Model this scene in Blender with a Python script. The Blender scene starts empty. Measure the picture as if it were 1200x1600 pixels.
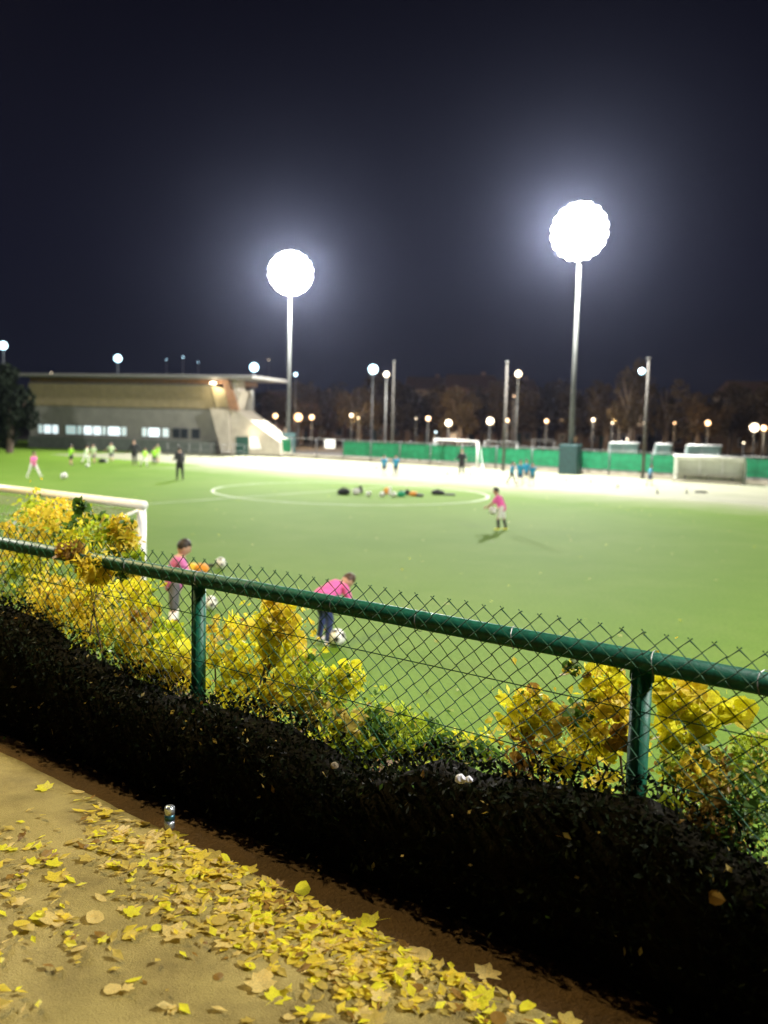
import bpy, bmesh, math, random
from mathutils import Vector, Matrix, noise
random.seed(7)
SC = bpy.context.scene
C = SC.collection
R = math.radians

# ------------------------------------------------------------------ camera
F = 1400.0                      # focal length in pixels of the 1200x1600 photograph
EYE = Vector((0, 0, 3.2))
PITCH, ROLL = math.atan(140 / F), 0.025
fw = Vector((0, math.cos(PITCH), -math.sin(PITCH)))
r0 = Vector((1, 0, 0)); u0 = Vector((0, math.sin(PITCH), math.cos(PITCH)))
RT = math.cos(ROLL) * r0 + math.sin(ROLL) * u0
UP = math.cos(ROLL) * u0 - math.sin(ROLL) * r0
cam = bpy.data.cameras.new('camera'); camo = bpy.data.objects.new('camera', cam); C.objects.link(camo)
m = Matrix((RT, UP, -fw)).transposed().to_4x4(); m.translation = EYE
camo.matrix_world = m
cam.sensor_fit = 'VERTICAL'; cam.sensor_height = 32.0; cam.lens = 32.0 * F / 1600
cam.clip_start = 0.05; cam.clip_end = 1500
cam.dof.use_dof = True; cam.dof.focus_distance = 3.6; cam.dof.aperture_fstop = cam.lens / 1000 / 0.0170
SC.camera = camo

# ------------------------------------------------------------------ world: night sky
w = bpy.data.worlds.new('World'); SC.world = w; w.use_nodes = True
nt = w.node_tree; nt.nodes.clear()
tc = nt.nodes.new('ShaderNodeTexCoord'); sep = nt.nodes.new('ShaderNodeSeparateXYZ')
cr = nt.nodes.new('ShaderNodeValToRGB'); bg = nt.nodes.new('ShaderNodeBackground'); ou = nt.nodes.new('ShaderNodeOutputWorld')
nt.links.new(tc.outputs['Generated'], sep.inputs[0]); nt.links.new(sep.outputs['Z'], cr.inputs[0])
e = cr.color_ramp.elements
e[0].position = 0.0; e[0].color = (0.0080, 0.0092, 0.0165, 1)
e[1].position = 0.5; e[1].color = (0.0013, 0.0011, 0.0042, 1)
x = e.new(0.17); x.color = (0.0048, 0.0050, 0.0125, 1)
nt.links.new(cr.outputs[0], bg.inputs[0]); bg.inputs[1].default_value = 1.0
nt.links.new(bg.outputs[0], ou.inputs[0])
vs = SC.view_settings
vs.view_transform = 'Standard'; vs.look = 'None'; vs.gamma = 1; vs.use_curve_mapping = False; vs.exposure = 0.0
SC.cycles.volume_bounces = 0; SC.cycles.max_bounces = 5; SC.cycles.diffuse_bounces = 2
SC.cycles.transparent_max_bounces = 8; SC.cycles.caustics_reflective = False; SC.cycles.caustics_refractive = False
SC.cycles.sample_clamp_indirect = 4

MAST_W = 80000.0
NEAR_W = 30000.0
SODIUM_W = 3900.0
HAZE = 0.00012

# ------------------------------------------------------------------ geometry of the place
def ray(px, py): return fw + (px - 600) / F * RT - (py - 800) / F * UP
def P(px, py, z=0.0):
    d = ray(px, py); return EYE + d * ((z - EYE.z) / d.z)
def PY(px, py, Y):
    d = ray(px, py); return EYE + d * (Y / d.y)
U_, V_ = Vector((.8, -.6, 0)), Vector((.6, .8, 0))      # along the fence / away across the pitch
def SV(s, v, z=0.0): return U_ * s + V_ * v + Vector((0, 0, z))
def PV(px, py, v):
    d = ray(px, py); return EYE + d * (v / d.dot(V_))
def sv(p): return p.dot(U_), p.dot(V_), p.z
AZ = math.atan2(-.6, .8)        # heading of the fence direction

# ------------------------------------------------------------------ materials
def mat(name, col, rough=.7, var=0.0, scale=6.0, spec=.5, bump=0.0, emit=None, es=1.0, transl=0.0, col2=None, metal=0.0, coord='Object', detail=5):
    m = bpy.data.materials.new(name); m.use_nodes = True
    t = m.node_tree; b = t.nodes['Principled BSDF']; L = t.links
    b.inputs['Base Color'].default_value = (*col, 1); b.inputs['Roughness'].default_value = rough
    b.inputs['Specular IOR Level'].default_value = spec; b.inputs['Metallic'].default_value = metal
    if var or bump:
        c = t.nodes.new('ShaderNodeTexCoord'); n = t.nodes.new('ShaderNodeTexNoise')
        n.inputs['Scale'].default_value = scale; n.inputs['Detail'].default_value = detail; n.inputs['Roughness'].default_value = .65
        L.new(c.outputs[coord], n.inputs['Vector'])
        if var:
            rp = t.nodes.new('ShaderNodeValToRGB')
            c2 = col2 or tuple(min(1, k * (1 + var)) for k in col); c1 = col if col2 else tuple(k * (1 - var) for k in col)
            rp.color_ramp.elements[0].position = .33; rp.color_ramp.elements[0].color = (*c1, 1)
            rp.color_ramp.elements[1].position = .67; rp.color_ramp.elements[1].color = (*c2, 1)
            L.new(n.outputs['Fac'], rp.inputs[0]); L.new(rp.outputs[0], b.inputs['Base Color'])
        if bump:
            bp = t.nodes.new('ShaderNodeBump'); bp.inputs['Strength'].default_value = bump; bp.inputs['Distance'].default_value = .02
            L.new(n.outputs['Fac'], bp.inputs['Height']); L.new(bp.outputs[0], b.inputs['Normal'])
    if emit:
        b.inputs['Emission Color'].default_value = (*emit, 1); b.inputs['Emission Strength'].default_value = es
    if transl:
        tr = t.nodes.new('ShaderNodeBsdfTranslucent'); mx = t.nodes.new('ShaderNodeMixShader'); mx.inputs[0].default_value = transl
        if var: L.new(rp.outputs[0], tr.inputs[0])
        else: tr.inputs[0].default_value = (*col, 1)
        L.new(b.outputs[0], mx.inputs[1]); L.new(tr.outputs[0], mx.inputs[2]); L.new(mx.outputs[0], t.nodes['Material Output'].inputs['Surface'])
    return m

def layered(name, c1, c2, c3, s1, s2, rough, bump=.3, bs=60, spec=.3, stain=.5):
    m = bpy.data.materials.new(name); m.use_nodes = True
    t = m.node_tree; b = t.nodes['Principled BSDF']; L = t.links
    g = t.nodes.new('ShaderNodeNewGeometry')
    def nz(s, d=6):
        n = t.nodes.new('ShaderNodeTexNoise'); n.inputs['Scale'].default_value = s; n.inputs['Detail'].default_value = d; n.inputs['Roughness'].default_value = .7
        L.new(g.outputs['Position'], n.inputs['Vector']); return n
    a, d, f = nz(s1), nz(s2), nz(bs, 3)
    r1 = t.nodes.new('ShaderNodeValToRGB'); r1.color_ramp.elements[0].position = .38; r1.color_ramp.elements[1].position = .62
    r1.color_ramp.elements[0].color = (*c1, 1); r1.color_ramp.elements[1].color = (*c2, 1); L.new(a.outputs['Fac'], r1.inputs[0])
    r2 = t.nodes.new('ShaderNodeValToRGB'); r2.color_ramp.elements[0].position = .47; r2.color_ramp.elements[1].position = .72
    r2.color_ramp.elements[0].color = (0, 0, 0, 1); r2.color_ramp.elements[1].color = (stain, stain, stain, 1); L.new(d.outputs['Fac'], r2.inputs[0])
    mx = t.nodes.new('ShaderNodeMix'); mx.data_type = 'RGBA'; L.new(r2.outputs[0], mx.inputs[0]); L.new(r1.outputs[0], mx.inputs[6]); mx.inputs[7].default_value = (*c3, 1)
    mg = t.nodes.new('ShaderNodeMix'); mg.data_type = 'RGBA'; mg.blend_type = 'MULTIPLY'; mg.inputs[0].default_value = .5
    r3 = t.nodes.new('ShaderNodeValToRGB'); r3.color_ramp.elements[0].position = .3; r3.color_ramp.elements[1].position = .7
    r3.color_ramp.elements[0].color = (.45, .45, .45, 1); L.new(f.outputs['Fac'], r3.inputs[0])
    L.new(mx.outputs[2], mg.inputs[6]); L.new(r3.outputs[0], mg.inputs[7]); L.new(mg.outputs[2], b.inputs['Base Color'])
    bp = t.nodes.new('ShaderNodeBump'); bp.inputs['Strength'].default_value = bump; bp.inputs['Distance'].default_value = .01
    L.new(f.outputs['Fac'], bp.inputs['Height']); L.new(bp.outputs[0], b.inputs['Normal'])
    b.inputs['Roughness'].default_value = rough; b.inputs['Specular IOR Level'].default_value = spec
    return m

def emis(name, col, s):
    return mat(name, (.8, .8, .8), .4, emit=col, es=s)

M = dict(
    turf=layered('turf', (.108, .210, .018), (.136, .240, .026), (.172, .262, .046), .09, .5, .84, .6, 16, spec=.07),
    pale=layered('pale_surface', (.22, .23, .15), (.27, .275, .19), (.18, .20, .12), .3, 1.1, .8, .3, 12),
    path=layered('sandy_asphalt', (.31, .250, .075), (.38, .305, .10), (.155, .115, .035), 1.6, 2.1, .85, .7, 150, stain=.95),
    soil=layered('soil', (.10, .058, .024), (.14, .08, .032), (.06, .036, .016), 3, 8, .95, .8, 70),
    asphalt=layered('asphalt', (.05, .05, .05), (.06, .058, .055), (.04, .04, .04), .3, 1, .9, .2, 20),
    line=mat('line_paint', (.30, .36, .20), .8, col2=(.62, .66, .50), var=.1, scale=1.1),
    green=mat('green_paint', (.004, .10, .055), .48, .35, 40, bump=.15, spec=.4),
    wire=mat('green_wire', (.014, .080, .030), .6, spec=.2),
    white=mat('white_paint', (.8, .8, .78), .4, .06, 8),
    net=mat('net_cord', (.35, .36, .35), .8),
    steel=mat('galvanised_steel', (.17, .175, .165), .45, .12, 5, metal=.35),
    mast=mat('mast_paint', (.075, .08, .075), .6, .15, 3, spec=.2), postpaint=mat('net_post_paint', (.08, .075, .065), .7, .15, 3, spec=.2),
    darksteel=mat('dark_steel', (.06, .065, .07), .5, .2, 4),
    pad=mat('dark_green_padding', (.01, .045, .045), .6, .3, 5),
    screen=mat('green_screen_mesh', (.008, .20, .085), .7, .35, 2.2, transl=.25),
    bark=mat('bark', (.055, .038, .024), .9, .4, 12, bump=.6),
    stem=mat('stem', (.09, .055, .03), .8, .4, 20),
    lamp=emis('floodlight_lens', (1, .97, .92), 85),
    cool=emis('cool_lamp', (.50, .85, 1), 6), warm=emis('warm_lamp', (1, .55, .22), 4.2), cream=emis('cream_lamp', (1, .80, .52), 5),
    win=emis('lit_window', (.75, .93, 1), 1.15), windim=emis('dim_lit_window', (.45, .80, .85), .42), winwarm=emis('warm_window', (1, .62, .28), .45),
    glassdark=mat('dark_glass', (.02, .025, .03), .15),
    clad=mat('ochre_cladding', (.20, .165, .085), .7, .12, 2), wallgrey=mat('grey_render', (.17, .17, .145), .8, .15, 1.2),
    concrete=mat('pale_concrete', (.34, .31, .25), .8, .15, 1.4), timber=mat('timber', (.20, .10, .045), .7, .3, 4),
    roof=mat('roof_metal', (.14, .14, .13), .6, .1, 2), darkgreen=mat('dark_green_door', (.006, .05, .035), .5),
    poly=mat('polycarbonate', (.62, .63, .55), .3, .1, 2, transl=.5), polyblue=mat('polycarbonate_cool', (.45, .58, .55), .3, .1, 2, transl=.5),
    skin=mat('skin', (.50, .30, .21), .55, .05, 8), skin2=mat('brown_skin', (.20, .11, .07), .55), hair=mat('dark_hair', (.018, .012, .009), .6, .3, 40),
    hairbrown=mat('brown_hair', (.06, .03, .015), .6, .3, 40),
    pink=mat('pink_shirt', (.80, .13, .42), .75, .10, 9), mauve=mat('mauve_shirt', (.52, .13, .36), .75, .15, 9), lime=mat('lime_bib', (.32, .72, .03), .7, .1, 9), paleg=mat('pale_green_shirt', (.55, .72, .40), .7, .1, 9),
    blue=mat('blue_bib', (.01, .30, .52), .7, .12, 9), black=mat('black_cloth', (.018, .019, .022), .8, .3, 9), navy=mat('navy_cloth', (.02, .035, .12), .8, .2, 9),
    whitecloth=mat('white_cloth', (.75, .74, .72), .8, .06, 9), greycloth=mat('grey_cloth', (.10, .10, .11), .8, .2, 9),
    yellow=mat('yellow_shoe', (.70, .75, .10), .5), orange=mat('orange_cloth', (.85, .32, .03), .7, .2, 9), amber=mat('amber_cloth', (.85, .55, .03), .7, .2, 9),
    gbag=mat('green_bag', (.01, .35, .16), .6, .2, 6), eye=mat('eye', (.02, .015, .01), .2), lip=mat('lip', (.45, .16, .13), .5),
    ballw=mat('ball_white', (.82, .82, .78), .35), ballb=mat('ball_black', (.03, .03, .03), .35),
    house=mat('cream_render', (.34, .25, .17), .85, .15, .8), house2=mat('brick_render', (.22, .13, .09), .85, .2, .9), tiles=mat('roof_tiles', (.10, .055, .04), .8, .3, 3),
    farleaf=mat('autumn_foliage', (.035, .024, .009), .9, .5, .6, transl=.2, spec=.05), darkleaf=mat('conifer_foliage', (.008, .012, .007), .9, .4, 1.5, spec=.05),
    hill=mat('dark_hill', (.02, .022, .015), 1, .4, .02), foil=mat('foil', (.7, .78, .85), .18, metal=.8, bump=.5, scale=30),
    paper=mat('crumpled_paper', (.75, .75, .82), .7, bump=.5, scale=30), label=mat('blue_can', (.03, .12, .16), .3, metal=.5),
)
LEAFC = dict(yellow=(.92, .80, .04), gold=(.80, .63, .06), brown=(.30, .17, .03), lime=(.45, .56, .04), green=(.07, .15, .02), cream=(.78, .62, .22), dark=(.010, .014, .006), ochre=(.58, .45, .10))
LM = {k: mat('leaf_' + k, v, .5, .28, 25, transl=.5 if k != 'dark' else .05, spec=.4 if k != 'dark' else .02) for k, v in LEAFC.items()}

# ------------------------------------------------------------------ builders
def link(name, me, m=None, parent=None, loc=None, smooth=False):
    o = bpy.data.objects.new(name, me); C.objects.link(o)
    if m is not None and not me.materials: me.materials.append(m)
    if parent: o.parent = parent
    if loc is not None: o.location = loc
    if smooth: me.polygons.foreach_set('use_smooth', [True] * len(me.polygons))
    return o
def bm_obj(name, bm, m, parent=None, loc=None, smooth=False):
    me = bpy.data.meshes.new(name); bm.to_mesh(me); bm.free(); return link(name, me, m, parent, loc, smooth)
def tag(o, label=None, cat=None, group=None, kind=None):
    for k, v in (('label', label), ('category', cat), ('group', group), ('kind', kind)):
        if v: o[k] = v
    return o
def thing(name, label, cat, loc=(0, 0, 0), rz=0, group=None):
    o = bpy.data.objects.new(name, None); C.objects.link(o); o.location = loc; o.rotation_euler = (0, 0, rz); o.empty_display_size = .2
    return tag(o, label, cat, group)
def kids(o): return [c for c in ALL(o)]
def ALL(o): return list(o.children)
def dup(o, parent=None):
    c = o.copy(); C.objects.link(c)
    if parent: c.parent = parent
    for ch in list(o.children): dup(ch, c)
    return c
def box(bm, c, s, rz=0, bev=0, rx=0):
    mt = Matrix.Translation(Vector(c)) @ Matrix.Rotation(rz, 4, 'Z') @ Matrix.Rotation(rx, 4, 'X') @ Matrix.Diagonal((*s, 1))
    g = bmesh.ops.create_cube(bm, size=1, matrix=mt)
    if bev:
        ed = list({e for v in g['verts'] for e in v.link_edges})
        bmesh.ops.bevel(bm, geom=ed, offset=bev, segments=2, affect='EDGES', profile=.5)
def tube(bm, pts, rad, n=8, cap=True):
    pts = [Vector(p) for p in pts]; rads = rad if isinstance(rad, (list, tuple)) else [rad] * len(pts)
    rings = []; ref = None
    for i, p in enumerate(pts):
        t = (pts[min(i + 1, len(pts) - 1)] - pts[max(i - 1, 0)]).normalized()
        if ref is None or abs(ref.dot(t)) > .95: ref = Vector((0, 0, 1)) if abs(t.z) < .9 else Vector((1, 0, 0))
        a = t.cross(ref).normalized(); b = t.cross(a).normalized(); ref = -b if False else ref
        rings.append([bm.verts.new(p + (a * math.cos(2 * math.pi * k / n) + b * math.sin(2 * math.pi * k / n)) * rads[i]) for k in range(n)])
    for i in range(len(rings) - 1):
        for k in range(n):
            bm.faces.new((rings[i][k], rings[i][(k + 1) % n], rings[i + 1][(k + 1) % n], rings[i + 1][k]))
    if cap: bm.faces.new(rings[0][::-1]); bm.faces.new(rings[-1])
def poly(name, pts, m, parent=None, kind='structure'):
    me = bpy.data.meshes.new(name); me.from_pydata([tuple(p) for p in pts], [], [tuple(range(len(pts)))])
    o = link(name, me, m, parent)
    if kind: o['kind'] = kind
    return o
def boxo(name, c, s, m, parent=None, rz=0, bev=0, rx=0):
    bm = bmesh.new(); box(bm, c, s, rz, bev, rx); return bm_obj(name, bm, m, parent)
def tubeo(name, pts, rad, m, parent=None, n=8):
    bm = bmesh.new(); tube(bm, pts, rad, n); return bm_obj(name, bm, m, parent, smooth=True)
def pt_light(name, w_, col, rad, parent, loc):
    l = bpy.data.lights.new(name, 'POINT'); l.energy = w_; l.color = col; l.shadow_soft_size = rad
    o = bpy.data.objects.new(name, l); C.objects.link(o); o.parent = parent; o.location = loc; return o

# ------------------------------------------------------------------ ground
poly('ground', [(-235, -12, -.012), (235, -12, -.012), (235, 262, -.012), (-235, 262, -.012)], M['asphalt'])
poly('turf_pitch', [SV(-100, 4.2, 0), SV(24, 4.2, 0), SV(24, 41.3, 0), SV(-64.5, 41.3, 0), SV(-64.5, 60, 0), SV(-100, 60, 0)], M['turf'])
poly('pale_apron', [SV(-64.5, 41.3, .002), SV(24, 41.3, .002), SV(24, 60.5, .002), SV(-64.5, 60.5, .002)], M['pale'])
def linestrip(name, pts, wd, closed=False, z=.006):
    bm = bmesh.new(); n = len(pts); vs_ = []
    for i, p in enumerate(pts):
        a = pts[(i - 1) % n] if closed or i else p; b = pts[(i + 1) % n] if closed or i < n - 1 else p
        t = (b - a).normalized(); q = Vector((-t.y, t.x, 0)) * wd / 2
        vs_.append((bm.verts.new(p + q + Vector((0, 0, z))), bm.verts.new(p - q + Vector((0, 0, z)))))
    for i in range(n if closed else n - 1):
        a, b = vs_[i], vs_[(i + 1) % n]; bm.faces.new((a[0], b[0], b[1], a[1]))
    o = bm_obj(name, bm, M['line']); o['kind'] = 'structure'; return o
def glare_edge():  # turf colour fades pale towards the apron, painting in floodlight glare
    m_ = M['turf'].copy(); m_.name = 'glare_turf'; t = m_.node_tree; L = t.links; b = t.nodes['Principled BSDF']
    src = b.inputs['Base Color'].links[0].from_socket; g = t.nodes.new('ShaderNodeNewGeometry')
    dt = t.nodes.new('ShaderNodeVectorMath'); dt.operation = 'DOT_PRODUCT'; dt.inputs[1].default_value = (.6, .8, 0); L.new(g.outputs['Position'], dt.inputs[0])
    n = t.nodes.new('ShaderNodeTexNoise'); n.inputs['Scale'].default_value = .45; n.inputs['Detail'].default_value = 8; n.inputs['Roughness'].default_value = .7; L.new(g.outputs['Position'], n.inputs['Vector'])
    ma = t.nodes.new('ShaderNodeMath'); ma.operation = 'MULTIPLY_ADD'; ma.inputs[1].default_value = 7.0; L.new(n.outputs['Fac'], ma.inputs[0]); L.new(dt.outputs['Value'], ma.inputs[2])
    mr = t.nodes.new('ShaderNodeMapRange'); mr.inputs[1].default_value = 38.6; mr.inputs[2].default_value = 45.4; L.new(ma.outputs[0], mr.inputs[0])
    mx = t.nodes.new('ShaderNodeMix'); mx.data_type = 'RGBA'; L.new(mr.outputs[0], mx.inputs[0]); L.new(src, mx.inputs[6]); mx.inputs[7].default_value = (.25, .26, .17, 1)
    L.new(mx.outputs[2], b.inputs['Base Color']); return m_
poly('glare_turf', [SV(-46, 34.5, .004), SV(24, 34.5, .004), SV(24, 41.4, .004), SV(-46, 41.4, .004)], glare_edge())
linestrip('centre_circle_line', [SV(-25.6 + 6.2 * math.cos(k * math.pi / 36), 31.6 + 6.2 * math.sin(k * math.pi / 36)) for k in range(72)], .13, True)
linestrip('halfway_line', [SV(-26.6, 8), SV(-26.6, 41.2)], .09, z=.010)
linestrip('touch_line', [SV(-64, 41.0), SV(-40, 41.0), SV(20, 41.0)], .10, z=.014)

# bank and path beside the camera
def zbank(v):
    if v < 3.3: return 1.56
    t = min(1, (v - 3.3) / 2.6); return 1.56 * (1 - t * t * (3 - 2 * t)) - .06 * t
bm = bmesh.new(); rows = []
svals = [-60 + i * .9 for i in range(95)]; vvals = [1.95, 2.1, 2.3, 2.5, 2.8, 3.1, 3.3, 3.6, 4, 4.4, 4.8, 5.2, 5.6, 6.0]
for s in svals:
    rows.append([bm.verts.new(SV(s, v, zbank(v) + .03 * noise.noise(Vector((s * 2, v * 3, 0))) * (v > 2.3))) for v in vvals])
for i in range(len(rows) - 1):
    for j in range(len(vvals) - 1): bm.faces.new((rows[i][j], rows[i + 1][j], rows[i + 1][j + 1], rows[i][j + 1]))
o = bm_obj('bank_earth', bm, M['soil'], smooth=True); o['kind'] = 'structure'
# the path, gently uneven, its edge wandering a little
bm = bmesh.new(); rows = []
for i in range(260):
    s = -14 + i * .08
    ed = 2.21 + min(0, (-3.9 - s) * .026) + .012 * noise.noise(Vector((s * 5, 0, 0))) + .02 * noise.noise(Vector((s * 1.1, 4, 0)))
    rows.append([bm.verts.new(SV(s, min(v, ed - .004 * (13 - q_)) if v < 2.19 else ed, 1.6 + .006 * noise.noise(Vector((s * 1.5, v * 1.5, 2))))) for q_, v in enumerate((-6, -2, -1, 0, .4, .8, 1.2, 1.5, 1.8, 2.0, 2.12, 2.2))] + [bm.verts.new(SV(s, ed + .004, 1.52))])
for i in range(len(rows) - 1):
    for j in range(len(rows[0]) - 1): bm.faces.new((rows[i][j], rows[i + 1][j], rows[i + 1][j + 1], rows[i][j + 1]))
o = bm_obj('path', bm, M['path'], smooth=True); o['kind'] = 'structure'

# ------------------------------------------------------------------ near fence
VF, ZR = 2.77, 2.455
fence = thing('chain_link_fence', 'green chain link fence with thick tubular top rail beside the path', 'fence', SV(-2, VF, 1.56), AZ)
tubeo('top_rail', [(-9, 0, ZR - 1.56), (4.5, 0, ZR - 1.56)], .036, M['green'], fence, 16)
pm = None
for k in range(-3, 3):
    if pm is None:
        bm = bmesh.new(); tube(bm, [(0, 0, -.1), (0, 0, ZR - 1.56)], .034, 14); box(bm, (0, 0, ZR - 1.60), (.082, .012, .05), bev=.004)
        pm = bm_obj('post', bm, M['green'], fence, smooth=True)
        p_ = pm
    else:
        p_ = pm.copy(); C.objects.link(p_)
    p_.location = (-1.14 + k * 2.12, 0, 0)
wz = .0365; cell = .068; top = ZR - 1.56 + .105
tm = None
for k in range(24):
    if tm is None:
        bm = bmesh.new(); tube(bm, [(.004 * math.sin(a_ * 2), .042 * math.cos(a_) - .002, ZR - 1.56 + .042 * math.sin(a_)) for a_ in [j * math.pi / 6 for j in range(13)]], .0016, 4); tm = bm_obj('tie_wire', bm, M['steel'], fence); q = tm
    else: q = tm.copy(); C.objects.link(q)
    q.location = (-7.2 + k * .43 + .05 * math.sin(k * 3.7), 0, 0); q.rotation_euler = (0, 0, .3 * math.sin(k * 5))
pts = []; i = 0; z = top
while z > .03:
    pts.append((-wz * .5 if i % 2 else wz * .5, .003 if i % 2 else -.003, z)); z -= cell / 2; i += 1
def wire_mesh(off):
    bm = bmesh.new(); q = [(x * 1.04, y, zz) for x, y, zz in pts]
    tw = [(q[0][0] - .008 * (1 if q[0][0] > 0 else -1), q[0][1], q[0][2] + .007)]
    tube(bm, tw + q, .0027, 4); me = bpy.data.meshes.new('wire'); bm.to_mesh(me); bm.free(); me.materials.append(M['wire']); return me
wmA = wire_mesh(0)
rw = random.Random(3)
for k in range(286):
    o = bpy.data.objects.new('wire', wmA); C.objects.link(o); o.parent = fence
    o.location = (-7.6 + k * wz, -.046, 0.004 * rw.uniform(-1, 1)); o.scale = (1 if k % 2 else -1, 1, 1)
for zz in (2.30, 2.085, 1.72):
    tubeo('tension_wire', [(-9, -.042, zz - 1.56), (-4, -.043, zz - 1.565), (0, -.041, zz - 1.558), (4.5, -.042, zz - 1.56)], .0022, M['wire'], fence, 5)

# ------------------------------------------------------------------ leaves
def leaf_mesh(kind, size, mname, seed=0):
    rr = random.Random(seed); outline = []
    if kind == 'round':
        n = 9
        for k in range(n):
            a = 2 * math.pi * k / n; rad = .5 * (1 + .07 * rr.uniform(-1, 1)) * (1.12 if k == 0 else 1) * (.85 if k in (4, 5) else 1)
            outline.append((rad * math.cos(a), rad * math.sin(a) * .88))
    elif kind == 'oval':
        outline = [(.55, 0), (.3, .17), (0, .24), (-.3, .17), (-.5, 0), (-.3, -.16), (0, -.23), (.3, -.16)]
    else:                       # lobed plane / maple leaf
        lobes = [(0, .56), (.92, .52), (-.92, .52), (1.85, .40), (-1.85, .40)]
        pr = []
        for a, L_ in lobes: pr += [(a, L_ * rr.uniform(.85, 1.1)), (a - rr.uniform(.2, .3), L_ * rr.uniform(.68, .82)), (a + rr.uniform(.2, .3), L_ * rr.uniform(.68, .82))]
        pr += [(.47, .33), (-.47, .35), (1.4, .29), (-1.4, .27), (2.5, .22), (-2.5, .24), (math.pi, .10)]
        pr.sort(); outline = [(r_ * math.cos(a), r_ * math.sin(a)) for a, r_ in pr]
    fold = rr.uniform(.10, .35); curl = rr.uniform(.1, .35)
    def zf(x, y): return abs(y) * fold + curl * x * x - .04 + .05 * math.sin(9 * x + seed) * abs(y)
    vs_ = [(0, 0, zf(0, 0))] + [(x, y, zf(x, y)) for x, y in outline]
    n = len(outline); fs = [(0, 1 + k, 1 + (k + 1) % n) for k in range(n)]
    if kind == 'lobed':         # stalk
        b = len(vs_); vs_ += [(-.08, .012, 0), (-.08, -.012, 0), (-.55, 0, .05)]; fs.append((b, b + 1, b + 2))
    me = bpy.data.meshes.new('leaf'); me.from_pydata([(x * size, y * size, z * size) for x, y, z in vs_], [], fs)
    me.materials.append(LM[mname]); me.update(); return me
LEAF = {}
def LF(kind, c, i):
    k = (kind, c, i)
    if k not in LEAF: LEAF[k] = leaf_mesh(kind, 1.0, c, i * 7 + 1)
    return LEAF[k]

def leafcloud(name, items, parent=None, kind='stuff'):
    """items: (pos, size, material key, normal-ish rotation euler); one mesh of many small leaves"""
    keys = sorted({i[2] for i in items}); ix = {k: n for n, k in enumerate(keys)}
    V, Fa, mi = [], [], []
    base = [(.5, 0, .02), (.1, .26, .06), (-.5, 0, .02), (.1, -.26, .06)]
    for pos, sz, key, eu in items:
        mt = eu.to_matrix(); b = len(V)
        for q in base: V.append(tuple(mt @ (Vector(q) * sz) + pos))
        Fa += [(b, b + 1, b + 2), (b, b + 2, b + 3)]; mi += [ix[key]] * 2
    me = bpy.data.meshes.new(name); me.from_pydata(V, [], Fa)
    for k in keys: me.materials.append(LM[k])
    me.polygons.foreach_set('material_index', mi); me.update()
    o = link(name, me, None, parent)
    if kind: o['kind'] = kind
    return o
from mathutils import Euler
def reul(rr, flat=1.0): return Euler((rr.uniform(-1.4, 1.4) * flat, rr.uniform(-1.2, 1.2) * flat, rr.uniform(0, 6.28)))

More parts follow.
